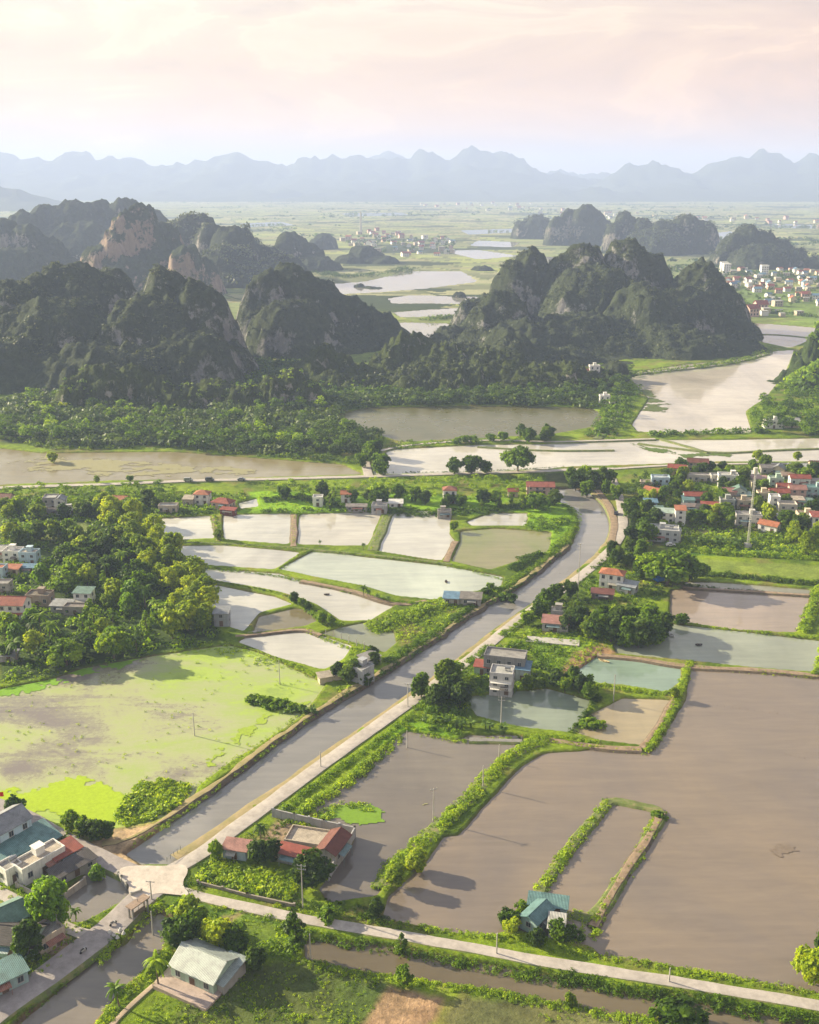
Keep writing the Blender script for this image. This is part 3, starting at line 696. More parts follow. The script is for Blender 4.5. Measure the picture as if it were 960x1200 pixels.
# ------------------------------------------------------------------ karst hills
def hillmat(name, rockc, greenc, rock_amt=.5, green2=None):
    m, nt, b = newmat(name)
    g = N(nt, 'ShaderNodeNewGeometry'); sx = N(nt, 'ShaderNodeSeparateXYZ'); nt.links.new(g.outputs['Normal'], sx.inputs[0])
    mp = N(nt, 'ShaderNodeMapping'); mp.inputs['Scale'].default_value = (1, 1, .35); nt.links.new(g.outputs['Position'], mp.inputs[0])
    n1 = noise(nt, .02, 7, .68, vec=mp.outputs[0], dist=.3); n2 = noise(nt, .16, 7, .75); n3 = noise(nt, .06, 6, .7, vec=mp.outputs[0], dist=1)
    st = math_(nt, 'MULTIPLY', math_(nt, 'SUBTRACT', .62, sx.outputs['Z']), 1.1)
    f = math_(nt, 'ADD', st, math_(nt, 'MULTIPLY', math_(nt, 'SUBTRACT', n1.outputs[0], .5), 2.4))
    f = math_(nt, 'ADD', f, math_(nt, 'MULTIPLY', math_(nt, 'SUBTRACT', n2.outputs[0], .5), 1.3))
    mask = ramp(nt, f, [(.62 - rock_amt * .5, (0,0,0)), (.80 - rock_amt * .5, (1,1,1))])
    rk = ramp(nt, n3.outputs[0], [(.3, tuple(c * .45 for c in rockc)), (.5, rockc), (.68, tuple(min(.6, c * 1.5) for c in rockc))])
    gr = ramp(nt, n2.outputs[0], [(.3, tuple(c * .6 for c in greenc)), (.55, greenc), (.75, green2 or tuple(c * 1.8 for c in greenc))])
    nt.links.new(mixc(nt, mask.outputs[0], gr.outputs[0], rk.outputs[0]), b.inputs['Base Color'])
    b.inputs['Roughness'].default_value = .95; b.inputs['Specular IOR Level'].default_value = .08
    h = math_(nt, 'ADD', n2.outputs[0], math_(nt, 'MULTIPLY', n3.outputs[0], 1.2))
    bump(nt, b, h, 5.0, 1)
    return m
HR = hillmat('karst_near', (.26,.25,.24), (.055,.07,.035), .68)
HF = hillmat('karst_mid', (.22,.20,.18), (.04,.052,.025), .45)
HP = hillmat('karst_cliff', (.27,.20,.155), (.045,.06,.025), .95)
HD = hillmat('karst_far', (.11,.11,.10), (.05,.065,.035), .4)
HG = hillmat('wooded_hill', (.18,.16,.13), (.055,.085,.025), .30, (.12,.17,.04))
HRK = hillmat('karst_outcrop', (.30,.28,.25), (.06,.08,.022), .75, (.14,.19,.04))
HILLS = []
def hill(label, peaks, res, seed, mat, rough=1.0, p1=2.6, p2=.62, name='karst_hill', warp=.22, base=-3.0):
    P = []
    for pk in peaks:
        u, v, Y, r = pk[:4]; x, z, mpp = peak(u, v, Y)
        ry = pk[4] if len(pk) > 4 else 1.0
        P.append((x, Y, (z - base) * 1.05, r * mpp, r * mpp * ry))
    x0 = min(p[0] - p[3] * 1.35 for p in P); x1 = max(p[0] + p[3] * 1.35 for p in P)
    y0 = min(p[1] - p[4] * 1.35 for p in P); y1 = max(p[1] + p[4] * 1.35 for p in P)
    xs = np.arange(x0, x1, res); ys = np.arange(y0, y1, res)
    X, Y = np.meshgrid(xs, ys)
    rm = np.mean([p[3] for p in P]); k = 1 / rm
    wx = (fbm(X * k * .9, Y * k * .9, seed, 4) - .5) * rm * warp * 3; wy = (fbm(X * k * .9, Y * k * .9, seed + 50, 4) - .5) * rm * warp * 3
    wx2 = (fbm(X * k * 4, Y * k * 4, seed + 7, 4) - .5) * rm * warp * .9; wy2 = (fbm(X * k * 4, Y * k * 4, seed + 57, 4) - .5) * rm * warp * .9
    Z = np.zeros_like(X)
    for (px, py, h, rx, ry) in P:
        d = np.sqrt(((X + wx + wx2 - px) / rx) ** 2 + ((Y + wy + wy2 - py) / ry) ** 2)
        dome = np.clip(1 - np.clip(d, 0, 1) ** p1, 0, 1) ** p2
        apron = np.clip(1.28 - d, 0, 1) * .22
        Z = np.maximum(Z, h * np.maximum(dome, apron))
    hm = max(p[2] for p in P)
    m = np.clip(Z / (hm * .25), 0, 1)
    rg = ridged(X * k * 2.6 + wx * k, Y * k * 2.6, seed + 3, 5)
    Z = Z - m * hm * .16 * (1 - rg) * rough
    Z = Z + m * (fbm(X * k * 9, Y * k * 9, seed + 9, 5) - .5) * hm * .17 * rough
    Z = Z + m * (ridged(X / (res * 6.5), Y / (res * 6.5), seed + 14, 3) - .5) * res * 2.2
    Z = Z + base
    n = len(xs); keep = Z > base + .3
    kq = keep[:-1, :-1] | keep[1:, :-1] | keep[:-1, 1:] | keep[1:, 1:]
    r, c = np.nonzero(kq); i = r * n + c
    q = np.stack([i, i + 1, i + n + 1, i + n], 1)
    used, inv = np.unique(q.ravel(), return_inverse=True)
    v = np.stack([X, Y, Z], -1).reshape(-1, 3)[used]
    o = link(name, np_mesh(name, v, inv.reshape(-1, 4), mats=[mat], smooth_=True)); tag(o, label, 'hill', kind='structure')
    HILLS.append((X, Y, Z, res, base, label))
    return o
# near left mass
hill('dark double domed karst hill filling the left side', [(75,309,930,71),(40,322,900,57),(8,326,870,63),(115,315,950,63),(200,313,870,59),(228,330,850,51),(165,345,840,80),(60,350,850,103),(250,365,850,41),(262,400,820,43),(-50,330,900,92),(215,385,800,69),(120,400,790,103),(20,390,800,92)], 2.2, 11, HR, .62, 2.3, .7)
hill('steep rounded karst hill with a pale cliff left of the central gap', [(338,311,1010,51),(310,318,990,35),(298,345,980,33),(372,328,1010,47),(405,346,1010,47),(432,358,1010,38),(455,385,1000,38),(345,350,950,61),(395,385,960,53)], 2.2, 23, HR, .6, 2.3, .7)
hill('low craggy rock ridge in front of the left hill', [(120,427,715,40),(155,425,720,32),(185,440,712,34),(250,445,715,34),(90,443,705,30),(220,451,705,40),(285,450,708,36),(325,436,712,30),(345,431,716,26),(360,445,710,30),(60,465,705,36),(140,465,700,50),(330,475,700,50)], 1.5, 31, HRK, 1.5, name='karst_crag')
hill('dark sharp crags below the central gap', [(382,396,810,26),(366,415,800,34),(400,409,810,28),(420,425,800,36),(345,439,790,26),(447,419,815,28),(480,387,850,32),(497,395,850,30),(465,401,840,32),(515,401,840,40),(540,405,835,50),(575,408,820,56),(450,433,790,60),(400,433,785,60),(500,425,790,66),(545,423,790,70),(600,423,790,70),(650,425,790,64),(690,433,790,44)], 1.7, 37, HRK, 1.5, name='karst_crag')
hill('large many domed karst hill in the middle', [(619,292,1120,46),(597,305,1110,33),(565,345,1080,43),(548,352,1070,30),(680,286,1120,53),(660,300,1110,38),(732,281,1130,66),(763,296,1120,43),(700,310,1080,76),(822,304,1090,51),(845,330,1070,43),(860,365,1040,40),(800,335,1050,64),(755,330,1010,61),(585,338,1000,46),(540,378,990,43),(565,385,930,43),(590,382,900,43),(620,372,960,64),(680,365,980,76),(720,385,960,76),(790,380,960,76),(850,392,980,56),(640,405,900,64),(700,412,930,76),(760,414,930,76),(830,408,945,64),(720,424,880,51),(875,408,990,30)], 2.3, 41, HR, .5, 2.1, .8)
hill('low rock outcrop with a temple wall beside the river path', [(700,430,800,20),(722,422,805,16),(680,445,790,20)], 1.6, 47, HR, 1.3, name='karst_crag')
hill('green wooded hill cut by the right edge of the picture', [(975,372,820,40),(1010,345,830,50),(945,415,800,30),(925,445,790,26),(960,430,770,40),(905,462,770,20),(1000,420,770,60)], 1.7, 53, HG, 1.2)
# hazy second rank on the left
hill('hill with a tall pink limestone cliff catching the sun', [(166,240,1520,34),(150,250,1500,32),(135,268,1480,29),(115,285,1470,27),(185,258,1530,29),(200,290,1500,46),(160,300,1470,57),(225,300,1450,39),(215,286,1420,25)], 3.0, 61, HP, .55)
hill('long hazy karst range behind the pink cliff', [(225,251,1750,37),(205,260,1750,35),(250,264,1700,37),(270,264,1650,35),(258,288,1600,40),(290,285,1700,35),(310,290,1720,35),(280,308,1600,54),(240,298,1650,67),(325,298,1650,40)], 3.4, 67, HF, .5)
hill('hazy broad karst hill at the upper left', [(85,236,2050,36),(60,241,2050,33),(35,247,2000,31),(115,236,2100,40),(150,234,2100,40),(178,245,2080,33),(100,260,2000,72),(20,262,2000,48),(150,265,2000,60)], 4.0, 71, HF, .5)
hill('pale hazy cliff hill on the far left edge', [(0,255,1700,34),(-40,250,1700,50),(30,262,1680,28),(55,275,1680,28),(15,290,1620,50),(70,300,1650,30)], 3.4, 73, HF, .5)
hill('small hazy dome right of the left range', [(343,273,1900,26),(358,283,1900,26),(330,285,1880,23),(370,300,1850,28)], 3.2, 79, HF, .5)
hill('twin far dome beside the town', [(380,273,2450,14),(372,280,2420,12)], 3.5, 83, HF, .5)
hill('low green dome by the far river arm', [(428,288,2050,22),(412,298,2030,22),(448,300,2020,20)], 3.2, 89, HF, .5)
hill('tiny crag in the pale water', [(421,331,1560,8),(436,336,1540,16),(450,344,1520,14)], 2.0, 97, HF, 1.2, name='karst_crag')
hill('small round crag behind the central hill', [(565,312,1850,16),(576,322,1840,12),(556,322,1850,10)], 2.4, 101, HF, name='karst_crag')
hill('small leafy crag island beside the pale strips', [(538,342,1420,10),(528,352,1410,12),(545,356,1400,12)], 1.8, 103, HF, 1.2, name='karst_crag')
# far hills on the right
hill('far low dome left of the far pair', [(630,254,2900,22),(615,260,2900,16),(643,262,2880,12)], 4, 107, HF, .5)
hill('far rounded hill pair in the middle distance', [(690,241,2600,24),(668,246,2620,18),(655,254,2600,16),(705,256,2580,18)], 4, 109, HF, .5)
hill('far flat topped karst hill', [(734,248,2350,18),(722,260,2330,16),(755,256,2330,22),(780,260,2300,26),(806,252,2320,24),(825,258,2300,20),(770,269,2280,40)], 3.6, 113, HF, .5)
hill('far broad dark hill above the red town', [(876,265,1980,24),(860,275,1960,20),(895,271,1970,24),(915,281,1950,22),(935,291,1930,20),(850,287,1950,18),(958,301,1900,14),(890,287,1920,40)], 3.2, 127, HF, .5)
# horizon ranges
def rng(label, sky, Y, depth, seed, res=45):
    pts = [peak(u, v, Y)[:2] for u, v in sky]
    xs = np.arange(pts[0][0], pts[-1][0], res); ys = np.arange(Y - depth, Y + depth, res * 1.5)
    X, YY = np.meshgrid(xs, ys)
    wx = (fbm(X * .002, YY * .002, seed, 4) - .5) * 300
    px = np.array([p[0] for p in pts]); pz = np.array([p[1] for p in pts])
    off = np.abs(YY - Y) / depth
    xx = X + wx * np.clip(off * 3, 0, 1)
    S = np.interp(xx, px, pz)
    rg = ridged(X * .0022, YY * .0016, seed + 5, 5)
    prof = np.clip(1 - off, 0, 1) ** .75
    Z = S * (1 + .13 * (ridged(X * .0035, YY * .001, seed + 8, 4) - .45)) * prof * (1 - (1 - rg) * .45 * np.clip(off * 5, 0, 1)) + (fbm(X * .008, YY * .008, seed + 2, 4) - .5) * 90 * prof + (ridged(X * .006, YY * .002, seed + 12, 3) - .5) * 70 * prof
    end = np.clip(np.minimum(X - xs[0], xs[-1] - X) / 600, 0, 1); Z = Z * end - 5
    n = len(xs); r, c = np.meshgrid(np.arange(len(ys) - 1), np.arange(n - 1), indexing='ij'); i = (r * n + c).ravel()
    q = np.stack([i, i + 1, i + n + 1, i + n], 1)
    o = link('mountain_range', np_mesh('mountain_range', np.stack([X, YY, Z], -1).reshape(-1, 3), q, mats=[HD], smooth_=True)); tag(o, label, 'mountains', kind='structure')
rng('jagged blue mountain range along the left and middle horizon', [(-260,185),(-120,172),(-40,180),(0,173),(15,180),(25,187),(45,183),(60,186),(72,182),(85,176),(100,178),(112,184),(130,179),(150,186),(165,190),(180,193),(200,190),(212,192),(222,189),(240,185),(262,180),(270,178),(280,174),(300,184),(322,192),(340,188),(355,181),(375,185),(400,182),(440,185),(470,186),(482,182),(493,176),(500,179),(510,181),(528,181),(540,172),(555,169),(568,176),(590,176),(602,177),(608,184),(618,191),(640,201),(680,207),(720,212),(780,218)], 10500, 1800, 5, 42)
rng('blue karst mountains on the right horizon', [(640,222),(700,210),(722,200),(735,196),(760,193),(768,190),(780,192),(795,196),(803,205),(815,203),(822,196),(835,190),(850,185),(862,180),(878,177),(890,174),(905,176),(918,176),(930,184),(942,181),(950,175),(960,178),(990,186),(1080,180),(1200,190)], 9900, 1500, 15, 42)
rng('faintest mountain silhouettes at the very back of the plain', [(300,205),(400,190),(430,183),(445,177),(458,176),(475,181),(500,190),(600,200),(650,196),(700,203),(760,196),(800,203),(900,206),(960,204)], 12500, 1200, 25, 55)
rng('low grey blue foothills below the left range', [(-260,220),(-80,205),(0,209),(40,214),(90,226),(110,232)], 6200, 700, 35, 30)
rng('low wooded rises at the foot of the middle range', [(100,232),(200,224),(320,226),(430,221),(520,222),(620,226),(700,222),(800,226),(900,222),(1100,226)], 8800, 800, 45, 45)
# ------------------------------------------------------------------ foliage
RS = np.random.RandomState(5)
def leaf_quads(C, Nn, size, rs, aspect=.6, spread=.6):
    """one quad per centre, normals Nn jittered"""
    n = len(C)
    d = Nn + rs.normal(0, spread, (n, 3)); d /= np.linalg.norm(d, axis=1)[:, None] + 1e-9
    a = np.cross(d, rs.normal(0, 1, (n, 3))); a /= np.linalg.norm(a, axis=1)[:, None] + 1e-9
    b = np.cross(d, a)
    s = (size * rs.uniform(.6, 1.3, n))[:, None]
    v = np.stack([C - a * s, C - b * s * aspect, C + a * s, C + b * s * aspect], 1)
    return v.reshape(-1, 3)
def quads_mesh(name, V, mats, tint):
    n = len(V) // 4
    return np_mesh(name, V, np.arange(n * 4).reshape(-1, 4), mats=mats, tint=tint)
def sphere_pts(n, rs):
    v = rs.normal(0, 1, (n, 3)); return v / np.linalg.norm(v, axis=1)[:, None]
def crown(kind, seed, mat, nl=300, size=.34):
    rs = np.random.RandomState(seed); V = []; T = []
    lobes = []
    if kind == 'round':
        H0, Rr = 4.9, 3.5
        for i in range(24):
            a = rs.uniform(0, 6.28); e = rs.uniform(-1, 1); rr = Rr * rs.uniform(.45, .78)
            ce = math.sqrt(1 - min(1, e * e))
            lobes.append((math.cos(a) * rr * ce, math.sin(a) * rr * ce, H0 + e * (3.0 if e > 0 else 3.2) * rs.uniform(.7, 1.1), rs.uniform(.95, 1.7)))
        lobes.append((0, 0, H0 + .6, 2.1))
    elif kind == 'tall':
        for i in range(15):
            t = i / 14; z = 2.4 + t * 7.6; rr = 1.7 * math.sin(math.pi * (t * .8 + .12)) * rs.uniform(.3, 1)
            a = rs.uniform(0, 6.28); lobes.append((math.cos(a) * rr, math.sin(a) * rr, z, rs.uniform(.8, 1.5) * (1 - t * .4)))
    elif kind == 'wide':
        for i in range(34):
            a = rs.uniform(0, 6.28); rr = 5.0 * math.sqrt(rs.uniform(0.02, 1)); z = 3.6 + 4.4 * (1 - (rr / 5.6) ** 2) * rs.uniform(.2, 1)
            lobes.append((math.cos(a) * rr, math.sin(a) * rr, z, rs.uniform(1.0, 1.8)))
    elif kind == 'bamboo':
        for i in range(26):
            a = rs.uniform(0, 6.28); lean = rs.uniform(.2, 1); rr = 3.4 * lean; z = 8.2 - 4.4 * lean ** 2 + rs.uniform(-1.5, .6)
            lobes.append((math.cos(a) * rr, math.sin(a) * rr, max(1.4, z), rs.uniform(.7, 1.2)))
        for i in range(8):
            a = rs.uniform(0, 6.28); lobes.append((math.cos(a) * 1.6, math.sin(a) * 1.6, rs.uniform(2, 5), 1.3))
    elif kind == 'bush':
        for i in range(9):
            a = rs.uniform(0, 6.28); rr = rs.uniform(.2, 1.5); lobes.append((math.cos(a) * rr, math.sin(a) * rr, rs.uniform(.6, 1.7), rs.uniform(.6, 1.05)))
    for (x, y, z, r) in lobes:
        n = int(nl * r * r / 1.6)
        d = sphere_pts(n, rs); rad = r * (rs.uniform(.66, 1.06, n) + np.clip(rs.exponential(.10, n), 0, .45))
        keep = rs.uniform(0, 1, n) < np.clip(.75 + d[:, 2] * .5, .25, 1); d = d[keep]; rad = rad[keep]
        # tufts: pull leaves toward a few twig ends so that gaps open
        tw = sphere_pts(9, rs); j = np.argmax(d @ tw.T, 1); d2 = d * .6 + tw[j] * .5
        C = np.array([x, y, z]) + d2 * rad[:, None] * np.array([1, 1, .85])
        V.append(leaf_quads(C, d2 + np.array([0, 0, .35]), np.full(len(C), size * (1.25 if kind in ('wide', 'round') else 1)), rs, .45 if kind == 'bamboo' else .62))
        T.append(np.clip(rs.uniform(.15, .75) + (rs.uniform(0, 1, 9)[j] - .5) * .35 + rs.normal(0, .08, len(C)), 0, 1))
    return quads_mesh('crown', np.concatenate(V), [mat], np.concatenate(T))
def trunk_mesh(kind, seed):
    rs = random.Random(seed); mb = MB()
    if kind == 'bamboo':
        for i in range(9):
            a = rs.uniform(0, 6.28); r0 = rs.uniform(.1, .7); r1 = rs.uniform(.8, 2.4)
            mb.tube((math.cos(a)*r0, math.sin(a)*r0, -.4), (math.cos(a)*r1, math.sin(a)*r1, rs.uniform(4.5, 7)), .07, .03, 5)
    elif kind == 'bush':
        for i in range(5):
            a = rs.uniform(0, 6.28); mb.tube((0, 0, -.2), (math.cos(a)*.8, math.sin(a)*.8, 1.3), .06, .02, 5)
    else:
        h = {'round': 4.2, 'tall': 8.5, 'wide': 3.6}[kind]; r = {'round': .26, 'tall': .2, 'wide': .36}[kind]
        k = Vector((rs.uniform(-.3, .3), rs.uniform(-.3, .3), h * .55))
        mb.tube((0, 0, -.5), k, r, r * .75, 8); mb.tube(k, (k.x*1.3, k.y*1.2, h), r * .75, r * .45, 8)
        for i in range(7):
            a = i * .9 + rs.uniform(0, .5); z = h * rs.uniform(.45, .95); L_ = {'round': 2.4, 'tall': 1.1, 'wide': 4.0}[kind]
            mb.tube((k.x, k.y, z), (k.x + math.cos(a)*L_, k.y + math.sin(a)*L_, z + L_ * .55), r * .4, r * .1, 5)
    me = bpy.data.meshes.new('trunk'); me.from_pydata(mb.v, [], mb.f); me.materials.append(BARK); return me
def palm_crown(seed):
    rs = np.random.RandomState(seed); V = []; T = []; Q = []
    for i in range(17):
        a = i * 2.4 + rs.uniform(-.2, .2); up = rs.uniform(-.1, 1.1); L_ = rs.uniform(2.2, 3.0)
        prev = None
        for s in range(7):
            t = s / 6; r = L_ * t * (1 - .12 * t); z = 6 + up * L_ * t * .8 - 1.9 * t * t * (1.3 - up * .4)
            p = np.array([math.cos(a) * r, math.sin(a) * r, z]); side = np.array([-math.sin(a), math.cos(a), 0])
            if prev is not None:
                w = .55 * (1 - t * .75) + .05
                for sg in (-1, 1):
                    tip = side * sg * w + np.array([0, 0, -.28 * w])
                    V += [prev, p, p + tip * .8 + (p - prev) * .5, prev + tip + (p - prev) * .3]; T.append(.35 + up * .35)
            prev = p
    return np_mesh('crown', np.array(V), np.arange(len(V)).reshape(-1, 4), mats=[LEAF], tint=np.array(T))
def palm_trunk(seed):
    mb = MB(); mb.tube((0, 0, -.4), (.2, .05, 3), .2, .14, 8); mb.tube((.2, .05, 3), (0, 0, 6.05), .14, .11, 8)
    me = bpy.data.meshes.new('trunk'); me.from_pydata(mb.v, [], mb.f); me.materials.append(BARK); return me
def banana_crown(seed):
    rs = np.random.RandomState(seed); V = []; T = []
    for st in range(3):
        bx, by = rs.uniform(-.7, .7, 2)
        for i in range(8):
            a = i * .8 + rs.uniform(-.2, .2); up = rs.uniform(.3, 1.2); L_ = rs.uniform(1.4, 2.1); prev = None
            for s in range(5):
                t = s / 4; r = L_ * t * .8; z = 1.6 + up * L_ * t - 1.2 * t * t
                p = np.array([bx + math.cos(a) * r, by + math.sin(a) * r, z]); side = np.array([-math.sin(a), math.cos(a), .1])
                w = .32 * math.sin(math.pi * min(1, t * .85 + .12))
                if prev is not None:
                    V += [prev[0] - side * prev[1], p - side * w, p, prev[0], prev[0], p, p + side * w, prev[0] + side * prev[1]]; T += [.3 + up * .3] * 2
                prev = (p, w)
    return np_mesh('crown', np.array(V), np.arange(len(V)).reshape(-1, 4), mats=[LEAF_B], tint=np.array(T))
def banana_trunk(seed):
    mb = MB()
    rs = np.random.RandomState(seed)
    for st in range(3):
        bx, by = rs.uniform(-.7, .7, 2); mb.tube((bx, by, -.3), (bx, by, 1.7), .14, .09, 6)
        for i in range(8): rs.uniform(size=3)
    me = bpy.data.meshes.new('trunk'); me.from_pydata(mb.v, [], mb.f); me.materials.append(LEAF_B); return me
KIND = {}
for key, kd, mt, seeds in (('round', 'round', LEAF, (1, 2, 3)), ('dark', 'round', LEAF_D, (4, 5)), ('tall', 'tall', LEAF, (6, 7)), ('wide', 'wide', LEAF, (8, 9)),
                           ('bamboo', 'bamboo', LEAF_Y, (10, 11, 12)), ('bush', 'bush', LEAF, (13, 14)), ('ybush', 'bush', LEAF_Y, (15, 16)), ('bright', 'round', LEAF_Y, (17, 18)), ('vivid', 'round', LEAF_V, (27,))):
    KIND[key] = [(crown(kd, s, mt), trunk_mesh(kd, s)) for s in seeds]
KIND['palm'] = [(palm_crown(s), palm_trunk(s)) for s in (20, 21)]
KIND['banana'] = [(banana_crown(s), banana_trunk(s)) for s in (23, 24)]
HK = dict(round=8.6, dark=8.6, tall=10.5, wide=8.8, bamboo=9.0, bush=2.6, ybush=2.6, bright=8.6, vivid=8.6, palm=7.5, banana=3.3)
CATK = dict(palm=('palm_tree', 'palm'), banana=('banana_plant', 'banana plant'), bush=('shrub', 'shrub'), ybush=('shrub', 'shrub'), bamboo=('bamboo_clump', 'bamboo'))
NT = 0
def tree(kind, x, y, hgt, label, group=None, wide=1.0, z=None):
    """an Empty at the foot, trunk and crown as its parts (mesh data shared between copies)"""
    global NT; NT += 1
    cm, tm = random.choice(KIND[kind]); s = hgt / HK[kind]
    nm, cat = CATK.get(kind, ('tree', 'tree'))
    zz = float(gz(x, y)[0]) if z is None else z
    o = empty(nm, (x, y, max(zz, -1.2)), random.uniform(0, 6.28), label, cat, group)
    o.scale = (s * wide * random.uniform(.82, 1.2), s * wide * random.uniform(.82, 1.2), s); o.rotation_euler.x = random.uniform(-.09, .09)
    link('crown', cm, o); link('trunk', tm, o)
    return o
def treepx(kind, u, v, hgt, label, group=None, wide=1.0):
    x, y = G(u, v); return tree(kind, x, y, hgt, label, group, wide)
def in_poly(x, y, p): return float(sdf(np.array([x]), np.array([y]), p)[0]) < 0
def grove(px, n, kinds, h0, h1, label, group, mind=4.0, wide=1.0, seed=0, avoid=()):
    rnd = random.Random(seed); P = GA(px); x0, y0 = P.min(0); x1, y1 = P.max(0); got = []
    tries = 0
    while len(got) < n and tries < 9000:
        tries += 1; x = rnd.uniform(x0, x1); y = rnd.uniform(y0, y1)
        if not in_poly(x, y, P): continue
        if any((x-a)**2 + (y-b)**2 < mind**2 for a, b in got): continue
        if any((x-a)**2 + (y-b)**2 < r*r for a, b, r in avoid): continue
        if float(gz(x, y)[0]) < -.5: continue
        got.append((x, y))
    for x, y in got:
        k = rnd.choice(kinds); tree(k, x, y, rnd.uniform(h0, h1), label if isinstance(label, str) else label[k], (group if isinstance(group, str) else group[k]), wide)
def clumps(C, rad, nleaf, size, rs, squash=.8, up=.5):
    """many small leaf clumps merged: C (n,3), rad (n,)"""
    n = len(C); d = sphere_pts(n * nleaf, rs); d[:, 2] = np.abs(d[:, 2]) * 1.0 - .15
    rr = np.repeat(rad, nleaf) * (rs.uniform(.6, 1.05, n * nleaf) + np.clip(rs.exponential(.12, n * nleaf), 0, .6))
    P = np.repeat(C, nleaf, 0) + d * rr[:, None] * np.array([1, 1, squash])
    V = leaf_quads(P, d + np.array([0, 0, up]), np.repeat(rad, nleaf) * size, rs)
    T = np.clip(np.repeat(rs.uniform(.1, .8, n), nleaf) + rs.normal(0, .1, n * nleaf), 0, 1)
    return V, T
def stuff(name, label, V, T, mat, cat='vegetation'):
    o = link(name, quads_mesh(name, V, [mat], T)); tag(o, label, cat, kind='stuff'); return o
def wood(label, px, n, h0, h1, mats=LEAF, mind=6.0, seed=0, name='woodland', avoid=()):
    rs = np.random.RandomState(seed + 60); P = GA(px); x0, y0 = P.min(0); x1, y1 = P.max(0); C = []; R_ = []; k = 0; got = []; t = 0
    while len(got) < n and t < 9000:
        t += 1; x = rs.uniform(x0, x1); y = rs.uniform(y0, y1)
        if not in_poly(x, y, P) or any((x-a)**2 + (y-b)**2 < mind**2 for a, b in got) or float(gz(x, y)[0]) < -.5: continue
        got.append((x, y)); h = rs.uniform(h0, h1)
        for i in range(12):
            a = rs.uniform(0, 6.28); r = h * .36 * math.sqrt(rs.uniform(0, 1)); z = h * (.35 + .5 * rs.uniform(0, 1) * (1 - (r / (h * .4)) ** 2 * .5))
            C.append((x + math.cos(a) * r, y + math.sin(a) * r, z)); R_.append(h * rs.uniform(.11, .2))
    V, T = clumps(np.array(C), np.array(R_), 40, .3, rs, .9, .4)
    T = np.clip(T + np.repeat(rs.uniform(-.3, .35, len(got)), 12 * 40), 0, 1)
    return stuff(name, label, V, T, mats)
# hedges and bank growth along polylines
def hedge(label, px, width, h, dens, mat=LEAF, name='undergrowth', seed=0, jit=1.0, nleaf=34, size=.30):
    rs = np.random.RandomState(seed + 100); pl = resample(smooth(GA(px), 1, False), 1.0)
    t = np.gradient(pl, axis=0); t /= np.hypot(*t.T)[:, None] + 1e-9; nr = np.stack([t[:, 1], -t[:, 0]], 1)
    n = int(len(pl) * dens * width); i = rs.randint(0, len(pl), n); off = rs.uniform(-.5, .5, n) * width
    x = pl[i, 0] + nr[i, 0] * off + rs.normal(0, .3, n); y = pl[i, 1] + nr[i, 1] * off + rs.normal(0, .3, n)
    lumps = .45 + 1.1 * fbm(x * .22, y * .22, seed, 3)
    prof = 1 - .55 * np.abs(off) / (width * .5)
    r = h * .55 * lumps * prof * rs.uniform(.6, 1.15, n)
    C = np.stack([x, y, np.maximum(gz(x, y), -.5) + r * .35], 1)
    V, T = clumps(C, r, nleaf, size, rs)
    T = np.clip(T * .7 + .4 * (fbm(x * .1, y * .1, seed + 3, 2).repeat(nleaf) - .2), 0, 1)
    return stuff(name, label, V, T, mat)
def patch(label, px, dens, h, mat=LEAF, name='undergrowth', seed=0, nleaf=26, size=.32, thr=0, minz=-.4):
    rs = np.random.RandomState(seed + 300); P = GA(px); x0, y0 = P.min(0); x1, y1 = P.max(0)
    n = int((x1-x0) * (y1-y0) * dens); x = rs.uniform(x0, x1, n); y = rs.uniform(y0, y1, n)
    k = sdf(x, y, P) < 0
    if thr: k &= fbm(x * .08, y * .08, seed + 4, 4) > thr
    k &= gz(x, y) > minz
    x = x[k]; y = y[k]; n = len(x)
    r = h * .55 * (.4 + 1.2 * fbm(x * .15, y * .15, seed + 5, 3)) * rs.uniform(.6, 1.2, n)
    C = np.stack([x, y, np.maximum(gz(x, y), -.55) + r * .3], 1)
    V, T = clumps(C, r, nleaf, size, rs)
    return stuff(name, label, V, T, mat)
# ------------------------------------------------------------------ hill cover: bushes and small trees that hug the rock
def hill_cover(k, step, size, dens, nleaf, label, mat=LEAF_H, lowonly=None, front=True):
    X, Y, Z, res, base, _ = HILLS[k]
    gy, gx = np.gradient(Z, res); nz = 1 / np.sqrt(1 + gx**2 + gy**2)
    rs = np.random.RandomState(k + 900)
    area = X.size * res * res; n = int(area * dens)
    i = rs.randint(1, X.shape[0]-1, n); j = rs.randint(1, X.shape[1]-1, n)
    z = Z[i, j]; ok = (z > 1.0) & (nz[i, j] > .30 + .25 * fbm(X[i, j] * .03, Y[i, j] * .03, k, 4))
    # only slopes that can be seen from this side of the range or its crest
    if lowonly is not None: ok &= z < lowonly
    ok &= fbm(X[i, j] * .02, Y[i, j] * .02, k + 31, 5) > .40
    i = i[ok]; j = j[ok]; z = z[ok]; n = len(z)
    x = X[i, j] + rs.uniform(-.5, .5, n) * res; y = Y[i, j] + rs.uniform(-.5, .5, n) * res
    r = size * rs.uniform(.5, 1.3, n) * (.6 + .8 * fbm(x * .02, y * .02, k + 9, 3))
    V, T = clumps(np.stack([x, y, z + r * .1], 1), r, nleaf, .42, rs)
    T = np.clip(T * .8 + .5 * (fbm(x * .015, y * .015, k + 77, 3) - .4).repeat(nleaf), 0, 1)
    stuff('hill_scrub', label, V, T, mat)
hill_cover(0, 1, 1.8, .07, 14, 'dark scrub over the big left hill')
hill_cover(1, 1, 1.7, .07, 14, 'dark scrub over the steep rounded hill')
hill_cover(2, 1, 2.0, .04, 14, 'scrub and small trees on the low rock ridge', LEAF_D)
hill_cover(3, 1, 2.0, .035, 14, 'dark scrub on the sharp crags')
